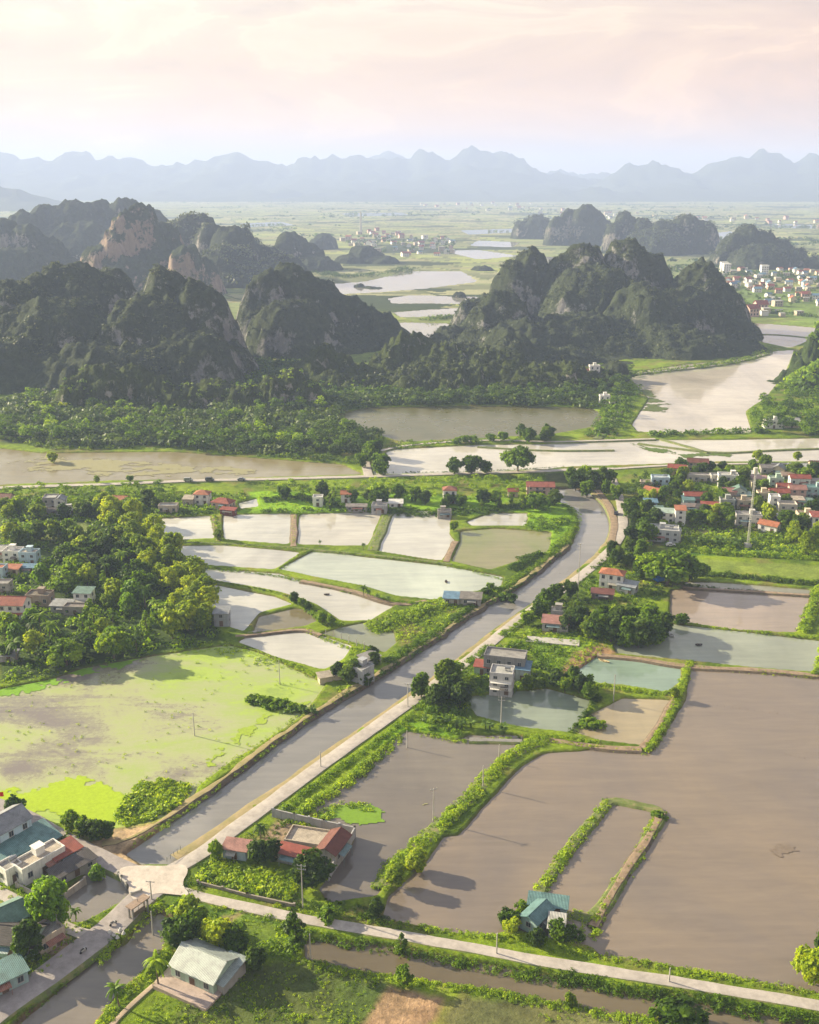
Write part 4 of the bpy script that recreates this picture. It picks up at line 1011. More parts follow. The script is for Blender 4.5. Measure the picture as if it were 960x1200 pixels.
hill_cover(4, 1, 1.8, .065, 14, 'dark scrub over the large central hill')
hill_cover(6, 1, 3.4, .12, 14, 'green woodland on the hill at the right edge', LEAF)
hill_cover(8, 1, 5.0, .02, 10, 'scrub on the long hazy range')
hill_cover(17, 1, 5.0, .02, 10, 'scrub on the far dome')
hill_cover(19, 1, 5.0, .02, 10, 'scrub on the far flat topped hill')
hill_cover(20, 1, 4.5, .025, 10, 'scrub on the broad hill above the red town')
# woodland mass at the foot of the hills
patch('dense dark woodland mass at the foot of the left hills', [(-40,480),(60,462),(130,462),(230,470),(330,465),(440,468),(560,460),(680,455),(700,470),(690,479),(560,474),(440,476),(400,490),(445,505),(440,530),(330,534),(200,524),(60,524),(45,512),(-40,505)], .035, 9, LEAF_F, 'woodland', 3, 60, .22)
patch('dark wood filling the saddle between the left hills', [(255,445),(300,425),(345,428),(420,440),(480,440),(470,472),(300,475),(250,470)], .03, 9, LEAF_D, 'woodland', 50, 40, .25)
wood('dark trees where the central hill meets the river', [(480,466),(600,464),(700,448),(742,434),(738,455),(700,474),(560,475),(480,477)], 90, 7, 11, LEAF_D, 5.5, 7)
wood('larger crowns in the wood at the left hill foot', [(-40,478),(130,462),(330,470),(440,478),(440,528),(330,530),(60,518),(-40,505)], 60, 8, 13, LEAF, 9, 8)
patch('bushy plots under the far causeway on the left', [(0,580),(210,575),(290,580),(290,600),(170,604),(100,600),(0,598)], .06, 3.2, LEAF, 'undergrowth', 51)
patch('rough grass between the hill wood and the brown water', [(0,515),(60,527),(200,527),(330,537),(430,545),(430,535),(330,533),(60,521),(0,510)], .12, 3.0, LEAF_D, 'undergrowth', 52)
hedge('dark tree belt edging the hill foot by the olive field', [(400,478),(470,472),(560,470),(650,472),(705,478)], 14, 8, .05, LEAF_D, 'woodland', 41, nleaf=26)
hedge('tree belt along the base of the central hill', [(735,440),(800,432),(870,424),(905,410)], 12, 6, .06, LEAF_D, 'woodland', 42, nleaf=26)
hedge('green growth along the dyke to the white hill house', [(700,512),(715,498),(725,480),(733,462),(738,450)], 22, 5.5, .07, LEAF, 'undergrowth', 43, nleaf=26)
hedge('dark hedge on the dyke in the bright water', [(767,511),(800,509),(850,507),(900,506)], 8, 6, .12, LEAF, 'hedge', 44)
hedge('wood at the foot of the right edge hill', [(945,505),(970,510),(1000,512)], 20, 8, .05, LEAF, 'woodland', 45)
patch('scattered woods on the plain beyond the central hill', [(640,330),(700,320),(860,330),(880,360),(860,372)], .004, 9, LEAF_D, 'woodland', 46)
hedge('tree belt behind the far green field', [(800,418),(860,372),(900,366),(960,372)], 20, 8, .02, LEAF_D, 'woodland', 47)
hedge('trees around the far low green dome', [(375,318),(400,326),(440,322),(475,318),(480,314)], 50, 9, .012, LEAF_D, 'woodland', 48, nleaf=20)
hedge('trees on the green islet by the pale strips', [(500,376),(520,372),(540,374),(556,362)], 26, 8, .03, LEAF_D, 'woodland', 49, nleaf=20)
# far plain: tree lines
def plain_trees():
    rs = np.random.RandomState(77); n = 11000
    v = rs.uniform(236, 345, n); u = rs.uniform(-30, 990, n)
    p = np.array([G(a, b) for a, b in zip(u, v)])
    k = ridged(p[:, 0] * .0011, p[:, 1] * .0022, 5, 4) > .62
    p = p[k]; n = len(p); r = rs.uniform(3, 7, n) * (1 + p[:, 1] / 9000)
    V, T = clumps(np.c_[p, np.full(n, 1.0)], r, 9, .5, rs, .7)
    stuff('woodland', 'tree lines and copses scattered over the distant plain', V, T, LEAF_D)
plain_trees()
# dyke and bank growth, near
HG_ = [
 ('ragged bushes hanging over the left canal edge, lower half', [(155,988),(210,955),(232,938),(318,874),(352,848),(395,819)], 1.8, 1.5, .8, LEAF),
 ('ragged bushes hanging over the left canal edge, upper half', [(395,819),(440,793),(497,758),(550,718),(602,690),(638,662),(668,636)], 2.2, 1.9, .8, LEAF),
 ('lush green hedge on the dyke closing the big brown lake', [(447,1040),(462,1012),(507,976),(553,930),(582,898),(612,874),(640,866)], 6.5, 2.6, 1.1, LEAF_G),
 ('reedy growth on the left side of the inner pond loop', [(628,1050),(640,1030),(677,982),(700,955),(713,940)], 4.0, 1.9, 1.6, LEAF_G),
 ('grass along the right side of the inner pond loop', [(775,950),(752,994),(727,1031),(698,1078)], 3.8, 1.7, 1.6, LEAF_G),
 ('bushes closing the foot of the inner pond loop', [(665,1068),(680,1074),(700,1078),(690,1095),(665,1100)], 5, 1.8, .9, LEAF_G),
 ('dark grass at the head of the inner pond loop', [(712,936),(727,938),(745,943),(775,949)], 2, .8, 3.0, LEAF),
 ('thick bushes between the field road and the ditch, left half', [(330,1090),(400,1102),(480,1114),(550,1128),(620,1141)], 4.0, 1.6, 1.2, LEAF),
 ('thick bushes between the field road and the ditch, right half', [(620,1141),(740,1159),(850,1178),(960,1197),(1040,1210)], 4.6, 1.9, 1.2, LEAF),
 ('sunlit shrubs on the far verge of the field road, left half', [(325,1060),(380,1071),(440,1080),(520,1091),(590,1098),(640,1105)], 3.4, 1.4, 1.4, LEAF_G),
 ('sunlit shrubs on the far verge of the field road, right half', [(640,1108),(700,1120),(773,1131),(850,1145),(930,1158),(1010,1171)], 3.6, 1.4, 1.4, LEAF_G),
 ('bright grass bank below the ditch, left half', [(340,1122),(400,1138),(453,1146),(520,1156),(600,1166)], 4.2, 1.3, 1.6, LEAF_G),
 ('bright grass bank below the ditch, right half', [(600,1168),(680,1182),(760,1198),(860,1214)], 4.2, 1.6, 1.6, LEAF_G),
 ('clipped green hedge below the canal road, lower part', [(325,955),(365,925),(410,893),(455,860),(478,842)], 3.2, 1.8, 1.6, LEAF),
 ('bright shrubs on the pond side of the canal road', [(335,968),(370,940),(410,915),(440,888),(470,862)], 4.5, 2.4, .9, LEAF_G),
 ('hedge between the canal road and the grey house', [(480,845),(505,815),(540,785),(575,757)], 4, 2.2, 1.0, LEAF),
 ('hedge row below the canal road by the pink roofed house', [(590,745),(615,728),(645,706)], 4, 2.4, 1.0, LEAF),
 ('low growth along the pond in front of the banana rows', [(478,852),(510,862),(540,868),(600,864),(640,862),(700,870)], 3, 1.3, 1.4, LEAF_G),
 ('leafy bank between the teal and the tan ponds', [(690,802),(720,806),(760,812),(795,812)], 4.2, 1.8, 1.4, LEAF_G),
 ('yellow green growth on the dyke right of the teal pond', [(810,775),(800,800),(793,822),(775,858),(760,880)], 3.6, 1.7, 1.5, LEAF_G),
 ('green bushes along the dyke between tan and teal grey ponds', [(700,815),(690,835),(670,858)], 3.6, 1.6, 1.4, LEAF),
 ('grass line under the tan fish pond', [(640,868),(700,876),(757,880)], 2.2, .9, 2.2, LEAF_G),
 ('hedge line between the right ponds, upper', [(800,684),(860,690),(950,698)], 3, 1.4, .9, LEAF),
 ('green verge between the mauve pond and the grey green pond', [(790,728),(860,738),(935,745),(1010,752)], 3, 1.3, 1.2, LEAF_G),
 ('hedge line between the grey green pond and the lake', [(722,768),(800,780),(880,786),(960,794),(1030,800)], 2.2, .8, 1.6, LEAF_G),
 ('dense hedge under the right village field', [(805,672),(860,676),(950,684),(1020,688)], 5, 3.4, .9, LEAF_D),
 ('hedge above the right village field', [(790,640),(830,648),(900,652),(990,656)], 6, 3.0, .8, LEAF),
 ('trees climbing the right pond edge', [(942,740),(950,715),(962,690)], 6, 3, .8, LEAF_G),
 ('shrubs at the right edge between the ponds', [(958,790),(965,760),(975,740)], 4, 3, .8, LEAF_G),
 ('green left bank of the straight canal, upper part', [(590,690),(620,668),(650,646),(672,622),(678,604),(660,590)], 6, 2.0, .9, LEAF),
 ('green left bank of the straight canal, middle part', [(455,775),(500,750),(545,716),(585,690)], 6, 2.4, .8, LEAF),
 ('scrub on the left canal bank by the flooded field', [(228,922),(270,893),(320,860),(350,838)], 3.5, 1.0, .9, LEAF_G),
 ('leafy copse growth between the pale ponds and the canal', [(435,735),(465,728),(500,715),(530,705)], 16, 3.2, .6, LEAF_G),
 ('leafy dyke between the pale ponds', [(343,700),(360,710),(372,722),(400,733)], 5, 2.6, .8, LEAF),
 ('dark bushes along the dyke end by the canal', [(610,655),(640,648),(600,668)], 7, 3.2, .8, LEAF),
 ('growth under the far road, left part', [(60,590),(130,596),(200,600),(260,598)], 12, 3, .35, LEAF),
 ('growth under the far road, middle part', [(310,586),(350,582),(400,594),(470,600),(530,602),(600,596),(650,585)], 12, 3.4, .35, LEAF),
 ('strip of vegetables under the far road by the red roofs', [(290,566),(320,568),(360,570)], 8, 1.4, .8, LEAF_D),
 ('grass on the slanting dyke', [(455,602),(436,644)], 5, .8, 1.2, LEAF_G),
 ('grass on the upright dyke', [(345,603),(344,638)], 3, .7, 1.0, LEAF_G),
 ('grass on the first upright dyke', [(250,604),(257,634)], 3.5, 1.6, 1.0, LEAF_G),
 ('green line below the square ponds', [(203,635),(262,636),(350,643),(440,651),(530,662),(590,678)], 2.4, .9, 1.6, LEAF),
 ('green line above the narrow pale pond', [(325,670),(352,648),(368,645)], 2.4, .8, 1.6, LEAF),
 ('scrub on the long dyke with palms', [(232,664),(320,672),(360,682),(430,697),(480,708),(510,706),(560,698)], 2.6, 1.3, 1.2, LEAF),
 ('second long dyke scrub', [(240,680),(320,693),(345,702)], 2, 1.0, 1.4, LEAF),
 ('green rim of the flooded field beside the ponds', [(262,754),(300,764),(345,780),(385,800)], 3.5, 1.0, 1.3, LEAF_G),
 ('green rim of the corner pond', [(360,738),(400,755),(430,765)], 3, 1.2, 1.3, LEAF_G),
 ('verge greenery around the lower canal bridge', [(190,1058),(172,1068),(160,1085),(140,1100),(115,1125)], 4, 1.6, .9, LEAF_G),
 ('bank greenery along the asphalt road', [(140,1098),(100,1130),(60,1162),(15,1198)], 3, 1.0, 1.2, LEAF),
 ('bank greenery on the right of the lower canal', [(205,1090),(190,1125),(160,1155),(125,1192),(110,1215)], 4, 1.8, 1.0, LEAF_G),
 ('roadside green by the small pond', [(100,1080),(125,1066),(150,1050)], 2.0, .6, 1.4, LEAF_G),
 ('bushes along the corn field edge', [(236,1012),(242,1030),(233,1042)], 2.5, 1.2, 1.5, LEAF),
 ('bushy bank behind the walled yard', [(340,1060),(380,1058),(430,1072),(450,1080)], 5, 1.8, 1.0, LEAF),
 ('grass edge of the olive field path', [(445,524),(520,518),(600,514)], 5, 2.0, .25, LEAF),
 ('grass between the bright water and the far road', [(440,553),(560,552),(660,546)], 3, 1.2, .5, LEAF),
]
for k, (lab, px, wd, h, dn, mt) in enumerate(HG_):
    hedge(lab, px, wd * (.72 if k < 40 and mt is LEAF_G else .85), h * .78, dn * 1.45, mt, 'hedge' if 'hedge' in lab else 'undergrowth', k + 1)
patch('tall reeds on the flooded field corner by the canal', [(135,955),(150,930),(165,915),(200,912),(224,920),(215,938),(180,958),(150,968)], 2.2, 1.7, LEAF_G, 'reeds', 5, 20, .42, minz=-2)
patch('rough grass and weeds over the bottom meadow round the metal shed', [(215,1118),(340,1122),(372,1120),(455,1150),(430,1200),(150,1205),(190,1160)], .9, .55, LEAF_G, 'grass', 60, 16, .4, .40)
patch('rough grass and weeds on the plot between the lower canal and the field road', [(205,1050),(350,1082),(350,1120),(215,1118),(195,1100)], .9, .8, LEAF_G, 'grass', 61, 16, .4, .42)
patch('rough grass over the strips between the middle ponds and the canal', [(395,775),(440,735),(530,700),(590,690),(600,700),(470,775),(400,815),(380,800)], .5, 1.0, LEAF_G, 'grass', 62, 16, .4, .42)
patch('rough grass on the canal side plots near the white red roofed house', [(600,745),(690,690),(735,640),(800,690),(790,725),(740,760),(680,765)], .35, 1.1, LEAF_G, 'grass', 63, 16, .4, .42)
patch('rough weeds on the plots round the bottom left houses', [(0,1030),(60,1045),(110,1090),(60,1135),(0,1170)], .6, .7, LEAF_G, 'grass', 64, 16, .4, .42)
patch('grassy slope along the left shore of the flooded field', [(0,795),(80,785),(180,765),(250,750),(262,757),(160,775),(60,800),(0,810)], .5, 1.0, LEAF, 'grass', 65, 16, .4, .38)
patch('grass over the far strip before the olive field', [(440,530),(640,522),(640,512),(440,518)], .05, 2.0, LEAF, 'grass', 66, 16, .4)
patch('rows of corn in the small plot by the crossing', [(243,1008),(350,1026),(342,1056),(233,1034)], 2.2, 1.5, LEAF_G, 'crops', 6, 22, .4)
patch('rough vegetation of the plot right of the lower canal', [(200,1050),(262,1062),(330,1080),(352,1122),(300,1120),(250,1085),(205,1110),(195,1075)], .7, 2.0, LEAF, 'undergrowth', 7, thr=.46)
patch('low crop leaves on the bottom field', [(300,1132),(372,1122),(450,1150),(420,1200),(200,1200),(232,1160)], .6, .7, LEAF, 'crops', 8, thr=.42)
patch('low crop leaves on the middle bottom field', [(530,1170),(650,1180),(740,1196),(560,1200)], .8, .6, LEAF_G, 'crops', 9, thr=.45)
patch('meadow tufts round the pink roofed house', [(610,745),(680,738),(720,757),(660,795),(625,775)], .6, .9, LEAF_G, 'grass', 10)
patch('undergrowth round the grey unfinished house', [(490,840),(540,795),(600,745),(660,760),(660,800),(600,815),(545,830),(545,862),(500,855)], .35, 2.2, LEAF, 'undergrowth', 11)
patch('undergrowth filling the left grove', [(0,590),(120,592),(200,640),(250,720),(258,752),(180,766),(80,785),(0,795)], .07, 3.5, LEAF, 'undergrowth', 12)
patch('bananas and undergrowth between the right village houses', [(735,590),(770,560),(960,545),(960,650),(800,640),(745,640)], .05, 2.6, LEAF, 'undergrowth', 13)
patch('bright low growth below the right village', [(800,630),(870,622),(960,636),(960,654),(800,648)], .25, 2.2, LEAF_G, 'undergrowth', 14)
patch('weeds on the green corner in the grey pond', [(360,955),(345,975),(360,985),(380,965),(400,945),(440,950),(430,940),(400,938)], 1.0, 1.0, LEAF_G, 'undergrowth', 15, minz=-2)
patch('rough greenery on the left lower village plots', [(0,1030),(60,1050),(110,1100),(60,1130),(0,1160)], .12, 1.8, LEAF, 'undergrowth', 16)
patch('low grass tufts over the green strip near the far road', [(292,577),(366,577),(372,596),(300,598)], .15, 1.0, LEAF_G, 'grass', 17)
patch('fringe of emergent weeds along the left side of the flooded field', [(190,768),(262,757),(330,775),(345,790),(270,775),(200,785)], .35, 1.0, LEAF_G, 'reeds', 67, 18, .4, .5, minz=-2)
patch('scattered emergent weeds dotting the flooded field', [(0,815),(190,775),(300,775),(370,805),(260,885),(200,915),(120,905),(0,915)], .05, .7, LEAF_G, 'reeds', 68, 14, .4, .5, minz=-2)
wood('wood on the river side slope of the right edge hill', [(868,478),(905,462),(960,440),(1010,450),(1010,500),(900,494),(868,490)], 80, 6, 10, LEAF, 6, 30, avoid=[G(905,501)+(22,), G(926,500)+(20,), G(905,506)+(16,), G(926,506)+(16,)])
wood('dark bushes filling the plots just under the far road, left', [(0,580),(60,577),(130,576),(200,574),(215,584),(190,592),(100,596),(0,594)], 60, 4, 7, LEAF, 5, 31)
wood('dark bushes filling the plots just under the far road, middle', [(310,570),(380,568),(480,566),(600,564),(640,566),(640,580),(560,590),(450,590),(375,582),(310,576)], 90, 3, 6, LEAF, 4, 32)
wood('bushes between the canal curve and the right village', [(735,560),(790,556),(770,575),(745,590),(735,580)], 22, 4, 7, LEAF_D, 4.5, 33)
patch('rough growth in the village ground between the houses', [(745,590),(790,556),(960,548),(960,640),(800,632),(745,630)], .12, 2.6, LEAF_D, 'undergrowth', 34, 18, .38)
patch('uneven grass along the canal road plots near the bend', [(620,745),(700,660),(735,640),(800,660),(800,690),(740,720)], .3, 1.6, LEAF, 'undergrowth', 35, 18, .38, .45)
patch('uneven grass in the green strip between bright water and far road', [(450,560),(640,556),(640,562),(450,566)], .2, 1.6, LEAF, 'grass', 36, 18, .38)
patch('bushes on the green tongue beside the paddy and canal bend', [(600,590),(660,585),(682,610),(655,645),(625,640)], .14, 2.6, LEAF, 'undergrowth', 37, 24, .34, .45)
patch('bushy cover of the strip behind the square ponds', [(180,600),(300,598),(460,596),(600,596),(550,602),(450,603),(320,605),(190,607)], .2, 2.2, LEAF, 'undergrowth', 38, 20, .36, .42)
patch('weedy ground in the corn plot corner and the crossing', [(205,1050),(240,1010),(260,990),(330,960),(340,975),(300,1000),(240,1015),(240,1045)], .9, .8, LEAF, 'grass', 39, 16, .4, .42)
# ------------------------------------------------------------------ countable trees
T_ = treepx
T_('vivid', 62, 1086, 11.5, 'big round vivid green tree standing alone beside the small pond', wide=.95)
T_('round', 38, 1124, 8.5, 'rounded dark tree in front of the dark roofed house at the bottom left', wide=.9)
T_('vivid', 115, 1028, 4.2, 'small bushy tree on the bank above the small pond')
T_('palm', 88, 1077, 4.2, 'small palm at the edge of the small pond')
T_('bush', 75, 992, 3, 'clipped dark bush beside the grey green shed roof')
T_('round', 20, 957, 6, 'dark tree behind the light blue house')
for u, v, h, k, lab in ((84,975,5.5,'round','left'),(98,980,5.5,'round','second from the left'),(113,984,5.2,'dark','second from the right'),(127,982,4.5,'round','right')):
    T_(k, u, v, h, f'bushy tree on the lane edge by the lime weed, {lab} of four', 'four bushy trees on the lane edge')
T_('round', 213, 1112, 8.0, 'broad tree on the right bank of the lower canal', wide=1.1)
T_('bright', 222, 1085, 6.5, 'yellow green tree at the upper end of the lower canal')
T_('bright', 256, 1112, 7.5, 'bright yellow green tree behind the grey metal shed')
T_('round', 232, 1092, 6, 'leafy tree between the lower canal and the field road')
T_('round', 277, 1116, 6.5, 'dark tree right behind the grey metal shed')
T_('palm', 186, 1155, 8, 'tall palm leaning over the lower canal')
T_('palm', 140, 1180, 6, 'short palm on the lower canal bank near the bottom')
T_('dark', 300, 1135, 5, 'dark bush like tree beside the metal shed')
T_('tall', 345, 1118, 10.5, 'slim pointed tree beside the field road at the ditch head', wide=1.2)
T_('bush', 383, 1078, 3.5, 'shrub below the walled yard by the field road')
T_('tall', 470, 1115, 5.5, 'small pointed tree on the field road hedge')
T_('round', 474, 1156, 4.6, 'round shrub like tree below the ditch in the middle')
T_('dark', 366, 1040, 9, 'dark tree in front of the red tiled yard house')
T_('dark', 302, 1012, 6, 'dark tree left of the walled yard')
T_('palm', 306, 985, 5, 'palm in the yard beside the canal road')
T_('dark', 318, 1010, 5.5, 'dark tree between the yard palm and the low red roof')
T_('round', 253, 1007, 4.6, 'bushy tree at the upper corner of the corn plot')
T_('bright', 487, 1018, 5.0, 'pale leafy tree at the lower end of the lake hedge', wide=1.2)
T_('bright', 464, 1037, 5.0, 'feathery tree at the tip of the lake hedge', wide=1.2)
T_('dark', 440, 1076, 4.5, 'dark shrub tree at the dyke foot below the grey pond')
T_('round', 612, 1068, 4.0, 'bushy tree on the left of the teal roofed hut')
T_('bright', 600, 1094, 4.0, 'yellow green bush tree in front of the teal roofed hut')
T_('round', 597, 1084, 5.0, 'leafy tree beside the left wall of the teal roofed hut')
T_('round', 655, 1100, 4.6, 'leafy tree right of the teal roofed hut')
T_('dark', 630, 1108, 4.0, 'dark tree below the teal roofed hut near the road')
T_('bush', 668, 1096, 3.2, 'bush at the foot of the inner pond dyke')
T_('bush', 773, 955, 2.4, 'small round bush on the far right corner of the inner pond dyke')
T_('bright', 952, 1150, 9.5, 'large leafy tree at the right edge above the field road', wide=1.1)
T_('round', 972, 1120, 9, 'leafy tree cut by the right edge above the field road', wide=1.1)
T_('bright', 668, 1176, 3.2, 'rounded bush at the right part of the ditch bank')
T_('bush', 795, 1200, 4.6, 'large bush at the bottom edge right of the middle', wide=1.3)
T_('bright', 790, 818, 3.4, 'bright bush on the dyke corner right of the tan pond')
T_('bush', 693, 848, 3.2, 'rounded bush on the dyke left of the tan pond', wide=1.4)
for u, v, h, lab in ((300,822,4.2,'left end'),(312,824,4.6,'second from left'),(326,826,4.4,'middle'),(342,830,3.6,'second from right'),(356,832,3.2,'right end')):
    T_('bush', u, v, h*.8, f'leafy bush in the flooded field island clump, {lab}', 'bushes of the flooded field island', 1.2)
# clump with white house and dark cluster on the right
cl = [(640,716,8,'round'),(632,725,7,'round'),(618,732,6,'round'),(652,704,7,'round'),(668,700,7,'round'),(700,748,10,'round'),(716,752,9,'dark'),(733,756,11,'round'),(748,757,11,'dark'),(764,752,11,'round'),(776,745,9,'dark'),(755,738,11,'round'),(738,738,9,'round'),(722,738,9,'dark'),(706,732,7,'round'),(690,748,8,'dark'),(680,738,9,'dark'),(672,728,8,'dark'),(662,740,6,'dark')]
for i, (u, v, h, k) in enumerate(cl[:5]): T_(k, u, v, h, 'green tree along the canal road near the white red roofed house', 'trees by the canal road near the white house')
for i, (u, v, h, k) in enumerate(cl[5:]): T_(k, u, v, h, 'tree of the dark rounded cluster standing at the teal pond shore', 'dark tree cluster at the teal pond')
T_('wide', 782, 685, 14, 'very large spreading tree between the white house and the village field', wide=1.3)
T_('wide', 808, 680, 10, 'second spreading tree right of the very large one')
T_('bush', 798, 730, 3.6, 'bush on the pond dyke right of the dark cluster')
T_('round', 752, 678, 8, 'tree behind the white house annexe')
grove([(735,600),(770,602),(765,640),(735,650),(725,640)], 12, ['round','dark'], 6, 9, 'tree of the belt between the canal road and the right village', 'belt of trees beside the bend', 4)
grove([(705,640),(735,640),(760,660),(745,672),(690,668)], 8, ['round','dark'], 5, 8, 'tree between the bend and the white red roofed house', 'trees above the white house', 4)
# far roadside
for u, v, h, lab in ((536,556,9,'left of the three'),(556,556,11,'middle of the three'),(573,555,7.5,'right of the three')): T_('round', u-3, v, h, f'roadside tree on the water side of the far road, {lab}', 'three roadside trees')
T_('wide', 607, 553, 14, 'wide rounded tree standing by the far road', wide=1.15)
for u, v, h in ((675,572,9),(684,566,10),(695,572,10),(705,568,10),(688,580,9),(710,580,8),(668,566,8),(716,566,7),(722,585,8)): T_('dark' if u % 2 else 'round', u, v, h, 'dark tree of the clump at the road bend above the canal curve', 'trees at the canal curve')
for u, v, h in ((425,548,9),(434,542,12),(440,535,11),(448,548,10),(446,556,9)): T_('round', u, v, h, 'tree of the group where the short path meets the far road', 'trees at the path junction')
T_('bright', 62, 541, 7, 'yellow green bamboo like tree standing in the water left of the hills')
T_('bright', 114, 566, 4, 'small tree on the far causeway, left one')
T_('bush', 153, 564, 3.4, 'small tree on the far causeway, right one')
T_('bright', 887, 541, 7, 'small bright tree behind the right village at the water')
T_('bright', 934, 541, 6, 'thin pale tree behind the right village at the water')
wood('sunlit wood edge at the left hill foot', [(-10,500),(60,500),(100,498),(100,520),(60,522),(-10,515)], 16, 8, 13, LEAF, 5.5, 1)
wood('row of rounded crowns on the water edge of the hill foot wood', [(100,505),(330,515),(330,533),(200,528),(100,522)], 40, 7, 11, LEAF, 5.5, 2)
wood('wood left of the short path by the far road', [(330,505),(430,505),(440,535),(330,538)], 24, 8, 12, LEAF_D, 5.5, 3)
wood('lit crowns on the slope of the low rock ridge', [(70,440),(150,445),(200,480),(90,490),(60,475)], 14, 7, 11, LEAF_Y, 5.5, 4)
for u, v, h in ((545,519,5),(556,519,5),(575,517,5),(590,516,6),(535,520,4)): T_('bush', u, v, h, 'small tree on the causeway path before the olive field', 'small causeway path trees')
grove([(598,512),(640,510),(650,520),(600,521)], 7, ['round','dark'], 6, 9, 'tree where the causeway path meets the green dyke', 'trees at the green dyke start', 5)
wood('small wood along the green dyke to the hill house', [(715,455),(740,460),(735,500),(700,512),(705,490)], 20, 5, 9, LEAF, 5.5, 5)
wood('wood at the foot of the right edge hill with round crowns', [(864,480),(900,480),(960,480),(960,515),(900,508),(870,500)], 26, 8, 12, LEAF, 5.5, 6, avoid=[G(905,501)+(22,), G(926,500)+(20,), G(905,508)+(18,), G(926,508)+(18,)])
# left grove
bg_ = [(120,598),(150,600),(178,622),(200,650),(225,668),(248,700),(256,735),(240,748),(215,740),(195,700),(170,660),(140,640),(118,620)]
grove(bg_, 34, ['bamboo','bamboo','bright'], 8, 12, {'bamboo': 'yellow green bamboo clump on the sunlit right side of the left grove', 'bright': 'yellow green leafy tree on the sunlit right side of the left grove'}, {'bamboo': 'bamboo clumps of the left grove', 'bright': 'bright trees of the left grove'}, 5.2, seed=3)
AV = [G(u, v) + (r,) for u, v, r in ((15,720,14),(48,710,9),(75,722,10),(100,706,9),(15,670,14),(35,662,10),(50,660,8),(5,690,8),(62,592,10),(142,592,8),(88,722,9))]
grove([(0,735),(60,722),(130,690),(190,720),(225,750),(190,766),(90,782),(0,790)], 30, ['round','bright','vivid','tall','palm','wide'], 6, 11, 'tree of the lower left grove above the flooded field', 'trees of the lower left grove', 5.2, seed=4, avoid=AV)
grove([(40,680),(110,650),(160,650),(185,690),(150,720),(60,700)], 16, ['round','palm','wide','vivid','bright'], 7, 10, 'tree among the houses of the left grove', 'trees among the grove houses', 5.5, seed=5, avoid=AV)
grove([(0,632),(60,625),(130,630),(160,655),(90,665),(50,645),(0,645)], 14, ['round','dark','bright'], 7, 10, 'tree behind the upper houses of the left village', 'trees of the upper left village', 5.5, seed=6, avoid=AV)
grove([(0,596),(60,606),(110,603),(125,590),(190,596),(185,606),(110,612),(0,614)], 16, ['round','dark','bright'], 6, 9, 'tree of the row below the left roadside houses', 'trees under the left road', 5, seed=7, avoid=AV)
# middle roadside plots
grove([(310,584),(365,580),(480,585),(520,590),(640,588),(670,592),(610,602),(480,602),(440,598),(380,603),(370,592)], 27, ['round','dark','tall','bush'], 4.5, 8.5, {'round': 'leafy tree in the plots below the far road', 'dark': 'leafy tree in the plots below the far road', 'tall': 'leafy tree in the plots below the far road', 'bush': 'shrub in the plots below the far road'}, {'round': 'trees below the far road', 'dark': 'trees below the far road', 'tall': 'trees below the far road', 'bush': 'shrubs below the far road'}, 5, seed=8, avoid=[G(u, v) + (7,) for u, v in ((375,594),(446,600),(433,600),(463,592),(527,586),(521,603),(635,578),(600,583),(405,598))])
# palms & dyke trees between ponds
for u, v, h, lab in ((426,698,6.0,'tallest palm on the long dyke'),(432,699,4.6,'leaning palm beside the tallest one on the long dyke'),(443,703,4.2,'low palm on the long dyke'),(455,706,3.8,'last palm on the long dyke'),(375,641,3.4,'small palm where the square ponds meet'),(426,645,3.6,'small palm at the foot of the slanting dyke')): T_('palm', u, v, h, lab)
for u, v, h in ((345,707,4.2),(354,711,3.6),(360,714,3.4),(378,732,4.4),(388,734,4.2)): T_('round', u, v, h, 'small tree of the leafy dyke among the pale ponds', 'small trees on the leafy dyke')
T_('bright', 256, 632, 5, 'feathery young tree on the first upright dyke')
T_('round', 532, 622, 4.6, 'round tree at the pond corner beside the yellow green paddy')
for u, v, h in ((590,700,4),(600,702,4.4),(570,696,3.6),(575,690,3.2)): T_('bush', u, v, h * .8, 'shrub beside the small grey hut on the canal bank', 'shrubs by the grey hut')
for u, v, h in ((408,800,6),(417,795,6.5),(428,800,5),(395,795,5),(440,780,4.5),(436,770,4)): T_('dark', u, v, h, 'dark tree round the grey cottage at the field corner', 'trees round the grey cottage')
for i, u in enumerate((335,345,355,365,372)): T_('banana', u, 832 + i, 2.8, 'banana plant in the row beside the canal bank', 'banana plants by the canal bank')
for i in range(9): T_('banana', 500 + i * 11, 846 + i * 1.5, 3.4, 'banana plant in the row above the grey brown pond', 'banana plants above the grey brown pond')
for i in range(10): T_('banana', 808 + i * 8, 637 + (i % 2) * 3, 4.6, 'banana plant in the bright row below the right village', 'banana plants below the right village')
grove([(490,810),(520,800),(545,790),(570,812),(540,830),(500,835)], 9, ['dark','round'], 5, 8, 'tree on the canal road side left of the grey unfinished house', 'trees left of the grey house', 4.2, seed=9)
grove([(600,812),(650,800),(690,808),(690,822),(660,832),(600,818)], 12, ['dark','round'], 4, 7, 'tree on the shore right of the grey unfinished house', 'trees right of the grey house', 4.0, seed=10)
# right village trees
VAV = []
